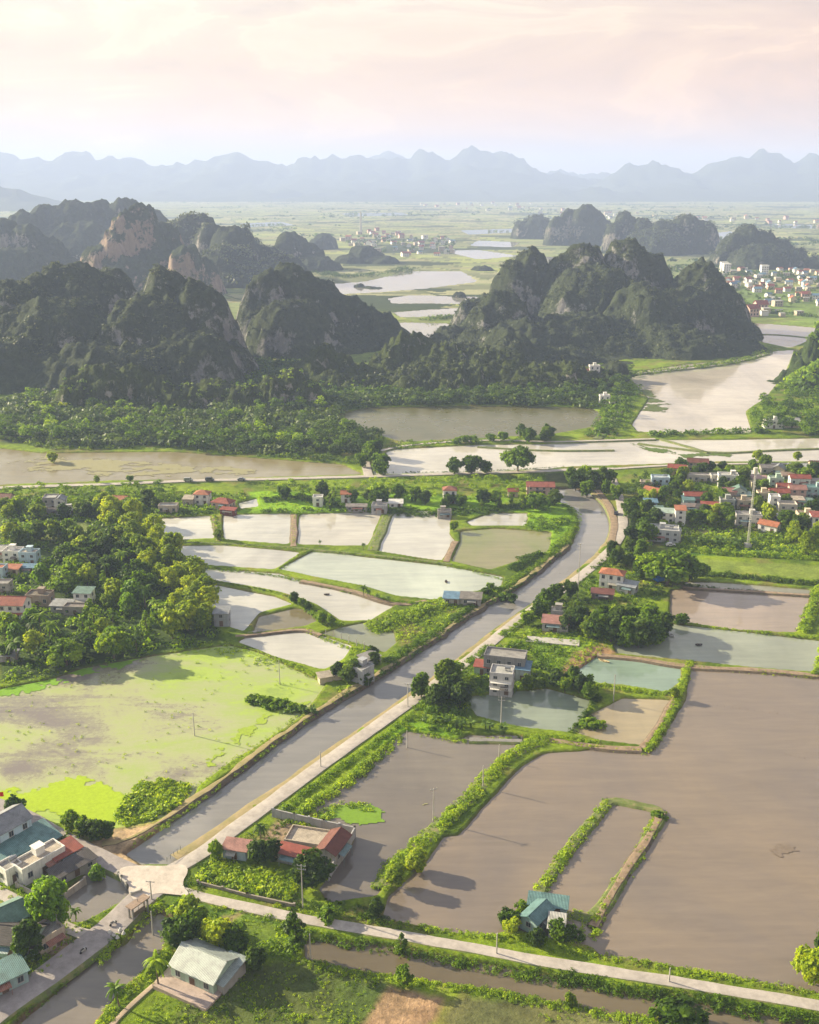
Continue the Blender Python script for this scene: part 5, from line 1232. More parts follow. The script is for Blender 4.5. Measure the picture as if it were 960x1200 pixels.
# ------------------------------------------------------------------ buildings
WHITE=(.72,.70,.67); CREAM=(.55,.46,.33); GREYW=(.33,.31,.29); LBLUE=(.42,.54,.62); PINKW=(.55,.38,.33); GREENW=(.36,.47,.38); TEALW=(.30,.42,.42); BEIGE=(.46,.39,.31); YELW=(.55,.42,.20)
RED=(.30,.075,.05); ORANGE=(.42,.15,.075); MAROON=(.17,.06,.045); GREYR=(.26,.27,.29); GREENR=(.14,.23,.19); TEALR=(.12,.23,.23); BLUER=(.14,.25,.36); PALER=(.46,.45,.42); DARKR=(.07,.06,.06); PINKR=(.36,.18,.15)
_win = {}
def win_mesh(w, h, kind='window'):
    key = (round(w, 1), round(h, 1), kind)
    if key in _win: return _win[key]
    fr = MB(); t = .07
    fr.box(-w/2-t, w/2+t, -.06, .02, -h/2-t, -h/2); fr.box(-w/2-t, w/2+t, -.06, .02, h/2, h/2+t)
    fr.box(-w/2-t, -w/2, -.06, .02, -h/2, h/2); fr.box(w/2, w/2+t, -.06, .02, -h/2, h/2)
    if kind == 'window': fr.box(-.03, .03, -.05, .02, -h/2, h/2); fr.box(-w/2-.12, w/2+.12, -.14, .02, -h/2-.14, -h/2-t-.003)
    me = bpy.data.meshes.new('window_frame'); me.from_pydata(fr.v, [], fr.f); me.materials.append(plain((.38,.37,.35), .6, .2, 2, 'frame_paint'))
    p = MB(); p.box(-w/2, w/2, -.02, .02, -h/2, h/2)
    pm = bpy.data.meshes.new('pane'); pm.from_pydata(p.v, [], p.f); pm.materials.append(GLASS if kind == 'window' else WOOD)
    _win[key] = (me, pm); return _win[key]
HOUSES = []
def roof_parts(kind, w, d, z, col, root, oh=.45, rise=None, tex=None):
    m = roofmat(col, tex or ('tile' if kind in ('gable', 'hip', 'gableY') else 'sheet')); mb = MB()
    x0, x1, y0, y1 = -w/2-oh, w/2+oh, -d/2-oh, d/2+oh
    if kind in ('gable',):
        r = rise or d * .28
        mb.slab([(x0,y0,z-.05),(x1,y0,z-.05),(x1,0,z+r),(x0,0,z+r)], .14); mb.slab([(x1,y1,z-.05),(x0,y1,z-.05),(x0,0,z+r+.004),(x1,0,z+r+.004)], .14)
        mb.tube((x0, 0, z+r+.03), (x1, 0, z+r+.03), .11, .11, 6)
    elif kind == 'gableY':
        r = rise or w * .28
        mb.slab([(x0,y1,z-.05),(x0,y0,z-.05),(0,y0,z+r),(0,y1,z+r)], .14); mb.slab([(x1,y0,z-.05),(x1,y1,z-.05),(0,y1,z+r+.004),(0,y0,z+r+.004)], .14)
        mb.tube((0, y0, z+r+.03), (0, y1, z+r+.03), .11, .11, 6)
    elif kind == 'hip':
        r = rise or min(w, d) * .28; k = max(0, (w - d)) / 2 + .01
        a = (-k, 0, z+r); b = (k, 0, z+r)
        mb.slab([(x0,y0,z),(x1,y0,z),b,a], .12); mb.slab([(x1,y1,z),(x0,y1,z),a,b], .12); mb.slab([(x0,y1,z),(x0,y0,z),a], .12); mb.slab([(x1,y0,z),(x1,y1,z),b], .12)
    elif kind == 'shed':
        r = rise or d * .14
        mb.slab([(x0,y0,z),(x1,y0,z),(x1,y1,z+r),(x0,y1,z+r)], .1)
    elif kind == 'flat':
        mb.box(-w/2, w/2, -d/2, d/2, z+.003, z+.12)
    return mb.build('roof', m, root)
def house(label, u, v, w, d, h, yaw, wall, roof, rcol, st=1, group=None, cat='house', name='house', windows=True, tank=False, door=True, far=False, balcony=False, rise=None, xy=None, z0=None, columns=0, tex=None):
    x, y = G(u, v) if xy is None else xy
    zb = .12 if z0 is None else z0
    root = empty(name, (x, y, zb), R(yaw), label, cat, group)
    wm = plain(wall, .85, .22, .5, 'wall_paint', stain=.55)
    mb = MB(); mb.box(-w/2, w/2, -d/2, d/2, -1.5, h)
    if roof == 'gable':
        r = rise or d * .28
        for sx in (-w/2, w/2 - .15): mb.v += [(sx,-d/2,h),(sx,d/2,h),(sx,0,h+r-.06),(sx+.15,-d/2,h),(sx+.15,d/2,h),(sx+.15,0,h+r-.06)]; b = len(mb.v) - 6; mb.f += [[b,b+2,b+1],[b+3,b+4,b+5],[b,b+3,b+5,b+2],[b+1,b+2,b+5,b+4]]; mb.m += [0]*4
    elif roof == 'gableY':
        r = rise or w * .28
        for sy in (-d/2, d/2 - .15): mb.v += [(-w/2,sy,h),(w/2,sy,h),(0,sy,h+r-.06),(-w/2,sy+.15,h),(w/2,sy+.15,h),(0,sy+.15,h+r-.06)]; b = len(mb.v) - 6; mb.f += [[b,b+1,b+2],[b+3,b+5,b+4],[b,b+2,b+5,b+3],[b+1,b+4,b+5,b+2]]; mb.m += [0]*4
    elif roof == 'flat':
        t = .18
        mb.box(-w/2-.03, w/2+.03, -d/2-.03, -d/2+t, h-.25, h+.65); mb.box(-w/2-.03, w/2+.03, d/2-t, d/2+.03, h-.25, h+.65)
        mb.box(-w/2-.03, -w/2+t, -d/2+t+.003, d/2-t-.003, h-.25, h+.65); mb.box(w/2-t, w/2+.03, -d/2+t+.003, d/2-t-.003, h-.25, h+.65)
    elif roof == 'shed':
        r = rise or d * .14; mb.v += [(-w/2,-d/2,h),(w/2,-d/2,h),(w/2,d/2,h),(-w/2,d/2,h),(w/2,d/2,h+r-.1),(-w/2,d/2,h+r-.1)]; b = len(mb.v) - 6; mb.f += [[b+1,b+2,b+4],[b,b+5,b+3],[b+2,b+3,b+5,b+4]]; mb.m += [0]*3
    # string course per storey
    sh = h / st
    for k in range(1, st): mb.box(-w/2-.12, w/2+.12, -d/2-.12, d/2+.12, k*sh-.1, k*sh+.1)
    mb.build('wall', wm, root)
    roof_parts(roof, w, d, h, rcol, root, rise=rise, tex=tex)
    if windows:
        for k in range(st):
            zc = k * sh + sh * .55; wh = min(1.35, sh * .42); ww = 1.1
            for (nx, ny, L_, off) in ((0, -1, w, d/2), (1, 0, d, w/2), (-1, 0, d, w/2)):
                n = max(1, int(L_ / (3.4 if far else 2.9)))
                for i in range(n):
                    s = (i + .5) / n * L_ - L_ / 2
                    isdoor = door and k == 0 and (nx, ny) == (0, -1) and i == n // 2
                    if isdoor:
                        fm, pm = win_mesh(1.3, 2.1, 'door'); zz = 1.05
                    else:
                        fm, pm = win_mesh(ww, wh); zz = zc
                    px = nx * (off + .03) + (s if ny else 0); py = ny * (off + .03) + (s if nx else 0)
                    if far:
                        o = link('door' if isdoor else 'window', pm, root, (px, py, zz))
                    else:
                        o = link('door' if isdoor else 'window', fm, root, (px, py, zz))
                        link('panel' if isdoor else 'pane', pm, o)
                    o.rotation_euler.z = {(0,-1): 0, (1,0): math.pi/2, (-1,0): -math.pi/2}[(nx, ny)]
    if tank:
        t = MB(); t.tube((w*.25-.9, 0, h+1.25), (w*.25+.9, 0, h+1.25), .5, .5, 12); t.box(w*.25-.7, w*.25-.6, -.4, .4, h+.12, h+.85); t.box(w*.25+.6, w*.25+.7, -.4, .4, h+.12, h+.85)
        t.build('water_tank', METAL, root)
    if balcony:
        for k in range(1, st):
            t = MB(); t.box(-w/2+.3, w/2-.3, -d/2-1.3, -d/2-.125, k*sh-.22, k*sh-.104)
            t.box(-w/2+.3, w/2-.3, -d/2-1.3, -d/2-1.22, k*sh+.65, k*sh+.75)
            for i in range(int(w / .5)): xx = -w/2+.35+i*.5; t.box(xx, xx+.08, -d/2-1.29, -d/2-1.23, k*sh-.104, k*sh+.65)
            t.build('balcony', plain(WHITE, .7, .2, 1, 'balcony_paint'), root)
    if columns:
        for i in range(columns):
            xx = -w/2 + .4 + i * (w - .8) / (columns - 1)
            t = MB(); t.tube((xx, -d/2-1.7, -.3), (xx, -d/2-1.7, h*.48), .17, .15, 8); t.build('column', plain(WHITE, .7, .2, 1, 'column_paint'), root)
        t = MB(); t.box(-w/2, w/2, -d/2-2.0, -d/2-.13, h*.48+.003, h*.48+.25); t.build('porch_roof', roofmat(rcol, 'sheet'), root)
    if windows and w > 5:
        hr = random.Random(int(u * 7 + v * 13))
        if hr.random() < .75 and not columns:
            a = MB(); aw = hr.uniform(2.2, min(w * .8, 5)); ax = hr.uniform(-.5, .5) * (w - aw) * .5
            a.slab([(ax-aw/2, -d/2-1.5, min(2.3, h*.7)), (ax+aw/2, -d/2-1.5, min(2.3, h*.7)), (ax+aw/2, -d/2-.12, min(2.75, h*.82)), (ax-aw/2, -d/2-.12, min(2.75, h*.82))], .06)
            for sx in (ax-aw/2+.1, ax+aw/2-.1): a.tube((sx, -d/2-1.4, -.4), (sx, -d/2-1.4, min(2.28, h*.69)), .05, .05, 5)
            a.build('awning', roofmat(hr.choice(((.30,.30,.29), (.20,.17,.15), (.16,.24,.26), (.30,.14,.10), (.38,.36,.32))), 'sheet'), root)
        if roof == 'flat' and hr.random() < .7:
            a = MB(); bx = hr.uniform(-.25, .25) * w; a.box(bx-1.1, bx+1.1, -.2, min(d/2-.3, 1.8), h+.12, h+2.1); a.box(bx-1.3, bx+1.3, -.4, min(d/2-.2, 2.0), h+2.103, h+2.22); a.build('stair_head', wm, root)
    HOUSES.append((x, y, max(w, d)))
    return root
# --- bottom left houses
house('light blue two storey house with a grey gable roof at the bottom left edge', 5, 992, 11, 7.5, 6.4, 55, LBLUE, 'gable', GREYR, 2, tank=False)
house('low open hall under a wide sea green sheet roof beside the light blue house', 41, 996, 9.5, 7.5, 3.0, 50, GREYW, 'shed', TEALR, name='hall')
house('second sea green sheet roof hall cut by the left edge', 4, 1012, 9, 8, 3.3, 50, GREENW, 'shed', TEALR, name='hall')
house('white single storey house with a weathered beige flat roof', 47, 1020, 11, 4.6, 3.8, 52, WHITE, 'flat', BEIGE, balcony=False)
house('little white flat roofed house carrying a water tank at the lane end', 13, 1030, 4.0, 4.0, 3.6, 52, WHITE, 'flat', GREYW, tank=True)
house('low house with a faded red roof behind the dark awning', 76, 1008, 6.5, 4.5, 2.8, 50, PINKW, 'shed', RED)
house('long dark roofed shed hanging over the small pond', 86, 1023, 10, 3.6, 2.2, 50, GREYW, 'shed', DARKR, name='shed')
house('pale green walled house with a green roof at the left edge below the lane', 4, 1092, 9, 7, 4, 40, GREENW, 'gable', GREENR)
house('dark roofed house with a pale green wall left of the dark rounded tree', 22, 1110, 10, 6.5, 3.4, -8, GREENW, 'gable', DARKR)
house('small weathered store beside the lane corner', 55, 1106, 6, 5, 3.2, 50, BEIGE, 'flat', GREYW, name='store')
house('shop shed with a sea green sloping roof at the bottom left corner', 2, 1156, 9, 5, 3.0, 40, TEALW, 'shed', TEALR, name='shed')
house('grey metal shed with a broad pale roof by the lower canal', 241, 1141, 10.5, 8, 3.0, -28, GREENW, 'gable', (.36,.40,.38), name='metal_shed', cat='shed', tex='sheet')
house('lean-to with a pale metal roof joined to the grey metal shed', 267, 1149, 3.6, 7.0, 2.4, -28, GREYW, 'shed', (.33,.38,.37), name='lean_to', cat='shed', windows=False)
# --- walled yard by the lake
house('brown red tiled house inside the walled yard', 391, 1003, 8, 4.8, 3.6, 68, GREYW, 'gable', MAROON)
house('long low house with a bright red roof in the walled yard', 346, 1009, 8, 3.2, 2.6, -20, GREYW, 'shed', RED)
house('flat roofed weathered block in the walled yard', 362, 988, 10, 6, 1.6, -14, BEIGE, 'flat', BEIGE, windows=False, name='store')
house('small pink roofed hut with a blue grey wall above the corn plot', 278, 1002, 5.6, 3.4, 2.6, -12, (.35,.42,.47), 'shed', PINKR, name='hut')
# --- teal huts in the lake
house('teal sheet roofed hut at the foot of the inner pond loop, upper one', 642, 1067, 8, 3.2, 2.4, -12, TEALW, 'shed', TEALR, name='hut', cat='hut')
house('teal sheet roofed hut at the foot of the inner pond loop, lower one', 629, 1081, 6.4, 4, 2.6, 50, TEALW, 'gable', TEALR, name='hut', cat='hut', tex='sheet')
house('tiny grey pump hut beside the lower teal hut', 652, 1092, 3, 4, 2.4, -12, (.40,.42,.44), 'shed', PALER, name='hut', cat='hut')
# --- unfinished grey house
house('white fronted three storey house with tall windows at the teal grey pond', 588, 809, 7.0, 6, 6.6, -12, (.50,.49,.49), 'flat', PALER, 3, balcony=True, tank=True)
house('unfinished bare concrete house behind the white fronted one', 592, 789, 13, 6.5, 6.6, -14, (.24,.235,.235), 'flat', GREYW, 2)
house('red roofed lean-to left of the unfinished concrete house', 566, 788, 5, 4, 2.8, -14, GREENW, 'shed', RED, name='lean_to')
house('blue grey roofed block at the right end of the unfinished house', 613, 795, 4.2, 5, 4.2, -14, (.40,.44,.48), 'shed', BLUER, 1)
# --- pink awning house, white red roofed house
house('pink roofed roadside house with an open dark front', 651, 737, 9, 5.4, 3.2, -12, (.40,.38,.36), 'shed', PINKR, 1)
house('flat roofed annexe behind the pink roofed roadside house', 655, 727, 5.6, 4, 3.8, -12, GREYW, 'flat', PALER)
house('white two storey house with a bright red orange roof above the ponds', 717, 688, 9, 5.4, 6.2, -22, WHITE, 'hip', ORANGE, 2)
house('grey flat annexe right of the white red roofed house', 735, 693, 7, 5, 3.0, -30, (.38,.39,.41), 'shed', (.30,.32,.35))
house('low brown shed below the white red roofed house', 706, 700, 8, 4, 2.2, -12, (.20,.15,.12), 'shed', MAROON, name='shed')
# --- canal side huts
house('canal bank hut with a blue grey sheet roof', 530, 706, 6, 5, 2.6, -8, GREYW, 'shed', BLUER, name='hut')
house('small grey brick hut on the canal bank', 552, 707, 7.5, 5, 2.8, -8, GREYW, 'shed', (.22,.20,.18), name='hut')
house('grey walled cottage at the corner of the flooded field', 425, 797, 5.5, 5, 4.6, 50, (.36,.37,.40), 'flat', GREYW)
house('low brown shed between the trees at the field corner', 433, 777, 6, 4, 2.4, 40, (.25,.2,.16), 'shed', GREYW, name='shed')
house('long low clay walled shed beside the corner pond', 388, 796, 8, 3, 1.8, 20, BEIGE, 'shed', BEIGE, name='shed', windows=False)
house('grey two storey hut standing at the pond edge of the left grove', 261, 731, 5, 5, 5, 0, (.30,.32,.35), 'shed', GREYR, 2, name='hut')
# --- left village
LV = [
 ('dark red roofed house at the left edge by the far road', 4,592,12,8,5,-5,PINKW,'gable',MAROON,1),
 ('grey white two storey house left of its twin by the far road', 61,596,8,8,7,5,GREYW,'flat',PALER,2),
 ('grey white house with a small pitched roof right of its twin', 72,597,6,7,6.5,5,WHITE,'gableY',GREYR,2),
 ('low dark shed before the two grey white houses', 60,603,15,5,2.6,5,GREYW,'shed',DARKR,1),
 ('small pale roofed store left of the two grey white houses', 46,598,6,5,3,5,BEIGE,'shed',PALER,1),
 ('pale concrete yard shelter right of the two grey white houses', 83,602,8,6,2.6,5,PALER,'flat',PALER,1),
 ('white house with an orange gable roof standing alone in the left greenery', 142,594,9,7,5,-8,WHITE,'gable',ORANGE,1),
 ('flat roofed cream block left of the twin red roofed houses', 198,600,11,6,4,0,BEIGE,'flat',PALER,1),
 ('white two storey house with an orange roof on the causeway', 238,590,9,7,6.5,-5,WHITE,'hip',ORANGE,2),
 ('clustered red roofed house right of the white orange roofed one', 262,595,12,8,4,-20,PINKW,'hip',RED,1),
 ('beige annexe left of the white orange roofed house', 222,592,6,6,4.5,-5,BEIGE,'shed',BEIGE,1),
 ('long red roofed store touching the clustered red roofed house', 268,602,9,4,2.8,-15,MAROON,'shed',RED,1),
 ('grey arched roof house at the left edge of the left village', 3,652,9,8,4,0,PALER,'gable',PALER,1),
 ('white walled house with a flat cream roof in the left village', 17,657,9,7,5.5,-3,WHITE,'flat',PALER,2),
 ('light blue two storey house in the left village', 36,660,9,6,6,-3,LBLUE,'flat',BEIGE,2),
 ('blue walled low house under the light blue house', 34,670,8,4,2.8,-3,(.22,.36,.45),'shed',BLUER,1),
 ('orange roofed low house of the left village', 15,672,8,5,3.2,-3,CREAM,'shed',ORANGE,1),
 ('light blue narrow house at the left edge', 2,676,5,6,5,-3,LBLUE,'flat',ORANGE,2),
 ('flat grey house at the left edge above the big red roof', 3,696,9,6,5.5,0,GREYW,'flat',GREYW,2),
 ('large two storey house with a big red roof and a white colonnade', 14,722,15,9,7,-4,WHITE,'gable',RED,2),
 ('roofless ruin with brown walls in the left grove', 48,707,11,7,4.5,-5,(.30,.24,.19),'flat',(.2,.17,.13),1),
 ('low house with a grey sheet roof between the ruin and the green roof', 74,715,9,6,3.2,-5,GREYW,'shed',(.33,.33,.33),1),
 ('long weathered house under the green roofed one', 91,719,11,5,3.4,-5,(.3,.27,.24),'flat',(.27,.23,.2),1),
 ('white upper house with a green sheet roof in the left grove', 100,708,8,6,6.5,-5,WHITE,'shed',GREENR,2),
 ('small low barn roof showing at the left edge of the lower grove', 6,773,10,5,2.6,0,GREYW,'shed',(.24,.24,.27),1),
 # middle roadside
 ('small white narrow house left of the roadside plots', 373,592,6,6,5,0,WHITE,'flat',PALER,2),
 ('white house with a little orange roof half hidden by a tree', 406,588,6,6,5.5,0,WHITE,'gable',ORANGE,2),
 ('low grey sheds row in the roadside plots', 418,598,12,4,2.8,0,GREYW,'shed',(.25,.22,.2),1),
 ('grey flat roofed house in the middle roadside plots', 445,600,9,7,4.2,-5,(.36,.36,.38),'flat',GREYW,1),
 ('white roofed store beside the grey flat roofed house', 464,594,8,6,3,0,WHITE,'shed',WHITE,1),
 ('tall white house with a brown roof below the far road', 527,588,8,7,8,0,WHITE,'hip',(.28,.11,.07),2),
 ('small grey store at the pond edge below the tall white house', 521,605,8,5,3,0,GREYW,'flat',GREYW,1),
 ('small cream hut with a red roof among the roadside trees', 601,581,6,5,3.4,0,CREAM,'gable',RED,1),
 ('long building with a red brown roof beside the canal curve', 633,578,17,8,5.2,-3,PINKW,'gable',(.33,.10,.075),2),
 # hills
 ('bright white house at the hill foot by the river', 708,473,9,7,7,0,WHITE,'flat',WHITE,2),
 ('low white annexe right of the white hill foot house', 717,475,5,5,4,0,WHITE,'flat',WHITE,1),
 ('white two storey house at the foot of the right edge hill', 905,501,14,8,6,0,WHITE,'flat',PALER,2),
 ('cream house with a gable right of the white one at the right hill foot', 926,500,12,8,5,0,CREAM,'gable',PALER,1),
]
for lab, u, v, w_, d_, h_, yw, wc, rf, rc, st in LV:
    big = 'colonnade' in lab
    house(lab, u, v, w_*.8, d_*.8, h_*.82, yw, wc, rf, rc, st, group=None, columns=6 if big else 0)
x, y = G(686, 450); 
house('small white temple with a long red roof on the rock outcrop', 691, 0, 8, 6, 6, 0, WHITE, 'flat', PALER, 2, xy=(peak(695, 432, 806)[0], 800), z0=6)
house('low red roofed wing left of the small white temple', 0, 0, 14, 5, 3, 0, PINKW, 'gable', MAROON, 1, xy=(peak(679, 432, 800)[0], 800), z0=5.5)
# --- right village, front to back
RV = [
 ('large pale concrete house with a flat roof at the front left of the right village', 777,632,17,11,6,-12,(.44,.45,.47),'flat',PALER,2),
 ('white cube shaped house touching the large pale concrete house', 790,632,7,6,5,-12,WHITE,'flat',PALER,1),
 ('white two storey house with a pale green roof at the front left', 777,611,12,7,6,-8,WHITE,'shed',(.38,.48,.42),2),
 ('narrow white tower house with an orange roof slope', 796,614,6,7,9,-8,WHITE,'shed',ORANGE,3),
 ('blue roofed low house at the left of the right village', 762,594,8,6,3.6,-6,(.28,.38,.5),'shed',BLUER,1),
 ('orange roofed beige house at the left of the right village', 764,584,10,8,5,-40,BEIGE,'gable',ORANGE,1),
 ('light blue flat roofed two storey house near the village corner', 773,572,12,8,7,-8,LBLUE,'flat',(.45,.5,.52),2),
 ('house with a bright red roof and pink wall at the back left', 793,556,12,7,5,-20,PINKW,'gable',RED,1),
 ('cream house with a brown red gable roof at the back of the right village', 817,551,14,8,6,-12,CREAM,'gable',MAROON,2),
 ('long low grey house before the cream gabled one', 822,564,20,6,4,-6,(.42,.39,.36),'flat',(.38,.35,.33),1),
 ('second long grey house beside the white windowed one', 839,566,8,7,5,-6,(.42,.40,.38),'flat',PALER,1),
 ('white two storey house with six dark windows in the right village', 852,570,13,8,7.5,-10,WHITE,'flat',PALER,2),
 ('red roofed house with a teal wall in the middle of the right village', 814,589,14,7,5,-4,TEALW,'gable',RED,1),
 ('teal sheet roof house left of the red roofed teal walled one', 806,592,7,7,4,-4,TEALW,'shed',TEALR,1),
 ('long brown roofed shed below the red roofed teal walled house', 809,598,14,5,2.8,-4,GREYW,'shed',(.22,.17,.15),1),
 ('low wide maroon red roof in the middle of the right village', 835,598,14,8,3,-10,PINKW,'shed',RED,1),
 ('dark pitched roof shed left of the low maroon one', 824,600,8,6,3,-30,GREYW,'gable',DARKR,1),
 ('white house with a pink red roof before the green gabled facade', 854,584,8,7,5,-6,PINKW,'gable',PINKR,1),
 ('white facade with a green trimmed gable in the right village', 865,584,9,7,5.5,-12,(.55,.6,.52),'gableY',GREENR,2),
 ('pale green annexe right of the green trimmed gable', 873,586,6,6,3.8,-12,GREENW,'shed',(.36,.46,.40),1),
 ('grey green unfinished block in the middle of the right village', 851,597,9,7,6,-8,(.33,.35,.32),'flat',GREYW,2),
 ('green sheet roof shed between the unfinished blocks', 861,594,8,6,3.4,-8,GREYW,'shed',GREENR,1),
 ('beige plastered block left of the tall lattice mast', 872,596,10,7,5,-8,BEIGE,'flat',BEIGE,2),
 ('white house with a grey colonnaded front below the mast', 876,614,15,8,5.5,-10,(.5,.48,.46),'flat',GREYW,2),
 ('white walled house with a vivid orange roof at the village front', 901,622,11,7,4,-38,WHITE,'gable',ORANGE,1),
 ('narrow house with a tall white gable wall below the red roofs', 906,598,6,7,8.5,-8,WHITE,'flat',PALER,3),
 ('white unfinished house right of the tall white wall', 921,602,11,8,6,-8,(.5,.47,.42),'flat',BEIGE,2),
 ('red roof pair above the tall white wall, front one', 912,585,12,7,5,-6,PINKW,'gable',RED,1),
 ('red roof pair above the tall white wall, back one', 918,578,9,6,5,-6,PINKW,'gable',RED,1),
 ('pink walled house with a pink roof right of the red roof pair', 933,583,10,8,6,-6,PINKW,'gable',PINKR,2),
 ('tan walled house beneath the pink roofed one', 932,592,9,6,4,-6,BEIGE,'shed',BEIGE,1),
 ('sea green two storey house at the right edge of the village', 953,582,12,8,6,-6,TEALW,'flat',TEALR,2),
 ('green sheet roofed shed at the right of the village', 943,593,9,6,3.4,-6,GREENW,'shed',GREENR,1),
 ('cream house with open dark porches near the right edge', 944,614,11,8,6,-6,CREAM,'flat',BEIGE,2),
 ('white house with a red awning at the right edge', 958,620,9,8,8,-6,WHITE,'shed',RED,2),
 ('red tiled white house in the back right of the village', 936,569,13,7,5.5,-6,WHITE,'gable',RED,1),
 ('pale green two storey house behind the mast', 908,571,9,7,6,-6,GREENW,'flat',(.4,.45,.38),2),
 ('cream flat house right behind the mast', 896,586,10,7,4.5,-6,CREAM,'flat',BEIGE,1),
 ('white roofed store at the back of the village near the mast', 878,560,11,6,3.4,-6,GREYW,'shed',(.6,.58,.55),1),
 ('grey gabled house at the back of the right village', 899,555,10,7,4.5,-6,GREYW,'gable',(.24,.22,.21),1),
 ('cream gabled barn at the back right of the village', 912,556,9,7,4.5,-30,CREAM,'gableY',GREYR,1),
 ('pale blue white roof house at the back right', 935,553,13,7,4,-6,(.42,.46,.48),'gable',(.5,.53,.54),1),
 ('cream walled house at the back right corner of the village', 957,554,11,8,6,-6,CREAM,'gable',MAROON,2),
 ('brown roofed low house along the back row of the village', 924,562,10,6,3.4,-6,BEIGE,'shed',(.28,.2,.16),1),
 ('grey roofed low house along the right back row', 953,569,10,5,3.4,-6,GREYW,'shed',(.36,.33,.31),1),
 ('low grey roof house right of the orange village roof', 916,610,9,5,3,20,GREYW,'shed',(.42,.42,.42),1),
 ('beige low house at the left rear of the right village', 757,572,8,6,4,-8,BEIGE,'flat',BEIGE,1),
 ('grey low store on the left rim of the right village', 768,601,9,5,3,-8,GREYW,'shed',GREENR,1),
 ('pale yellow house hidden between the middle roofs of the village', 887,574,9,7,4.5,-6,(.5,.45,.3),'flat',BEIGE,1),
 ('faded pink roof low house in the village centre', 889,566,10,6,3.6,-6,GREYW,'shed',(.4,.25,.22),1),
]
for lab, u, v, w_, d_, h_, yw, wc, rf, rc, st in RV:
    house(lab, u, v, w_*.76, d_*.76, h_*.82, yw, wc, rf, rc, st, far=False, tank=(st == 2 and rf == 'flat' and w_ > 11))
# --- far towns: small houses, copies of a few kinds
def mini(wc, rc, fl):
    mb = MB(); w_, d_, h_ = 10, 8, 5.5
    mb.box(-w_/2, w_/2, -d_/2, d_/2, -1, h_)
    if fl: mb.box(-w_/2-.3, w_/2+.3, -d_/2-.3, d_/2+.3, h_+.003, h_+.4, 1)
    else:
        mb.slab([(-5.6,-4.6,h_),(5.6,-4.6,h_),(5.6,0,h_+2.6),(-5.6,0,h_+2.6)], .2, 1); mb.slab([(5.6,4.6,h_),(-5.6,4.6,h_),(-5.6,0,h_+2.61),(5.6,0,h_+2.61)], .2, 1)
        mb.poly([(-5,-4,h_),(-5,0,h_+2.4),(-5,4,h_)]); mb.poly([(5,-4,h_),(5,4,h_),(5,0,h_+2.4)])
    for x_ in (-3, 0, 3):
        for z_ in (1.6, 4.1): mb.box(x_-.6, x_+.6, -4.05, -3.95, z_-.7, z_+.7, 2)
    me = bpy.data.meshes.new('house'); me.from_pydata(mb.v, [], mb.f)
    for m in (plain(wc, .85, .2, .4, 'wall_paint'), roofmat(rc, 'sheet'), GLASS): me.materials.append(m)
    me.polygons.foreach_set('material_index', mb.m); me.update(); return me
MIN = [mini(WHITE, RED, 0), mini(CREAM, ORANGE, 0), mini(WHITE, PALER, 1), mini(PINKW, RED, 0), mini(WHITE, BLUER, 0), mini(BEIGE, PALER, 1)]
def town(px, n, label, group, seed, mind=11, sc=(.8, 1.5)):
    rnd = random.Random(seed); P = GA(px); x0, y0 = P.min(0); x1, y1 = P.max(0); got = []; t = 0
    while len(got) < n and t < 8000:
        t += 1; x = rnd.uniform(x0, x1); y = rnd.uniform(y0, y1)
        if in_poly(x, y, P) and all((x-a)**2 + (y-b)**2 < 0 or (x-a)**2 + (y-b)**2 > mind**2 for a, b in got): got.append((x, y))
    for x, y in got:
        s = rnd.uniform(*sc); o = link('house', rnd.choice(MIN), None, (x, y, 0), rnd.choice((0, .15, -.2, 1.5, .4)), (s, s, s * rnd.uniform(.7, 1.25)))
        tag(o, label, 'house', group)
town([(842,318),(880,316),(965,318),(965,368),(915,372),(900,352),(850,340)], 80, 'small house in the red roofed town below the far dark hill', 'houses of the far red roofed town', 1, 12, (.7, 1.15))
town([(865,360),(900,356),(900,370),(880,372)], 6, 'white house near the green field below the red roofed town', 'white houses by the far green field', 2, 14)
town([(395,278),(440,270),(530,282),(545,298),(480,302),(420,296)], 60, 'small pale house in the hazy town in the middle distance', 'houses of the hazy middle town', 3, 26, (.9, 1.5))
town([(620,250),(640,246),(960,258),(960,268),(880,262),(720,258)], 40, 'tiny hazy house on the far plain', 'tiny houses on the far plain', 4, 60, (1.0, 1.9))
town([(480,240),(620,238),(640,246),(520,252)], 25, 'tiny pale house among the far fields', 'tiny houses of the far fields', 6, 60, (1.2, 2.2))
wood('trees among the houses of the red roofed town', [(842,330),(965,322),(965,372),(850,345)], 60, 6, 10, LEAF_D, 9, 21)
wood('trees among the houses of the hazy middle town', [(395,278),(530,280),(545,300),(420,298)], 70, 8, 14, LEAF_D, 16, 22)
grove([(745,590),(790,552),(880,548),(960,545),(965,640),(880,620),(800,622),(770,632)], 48, ['round','dark','round','bright'], 5, 9, 'tree growing between the houses of the right village', 'trees of the right village', 4.2, seed=13, avoid=[(a, b, r * .55 + .8) for a, b, r in HOUSES])
grove([(925,618),(965,622),(965,655),(935,652),(922,635)], 7, ['bamboo'], 7, 9.5, 'bright bamboo clump at the right edge below the village', 'bamboo at the right edge', 5, seed=14)
grove([(820,604),(855,606),(860,622),(830,626)], 5, ['bright','round'], 6, 8, 'bright tree in the front of the right village', 'bright trees of the village front', 4.5, seed=15)
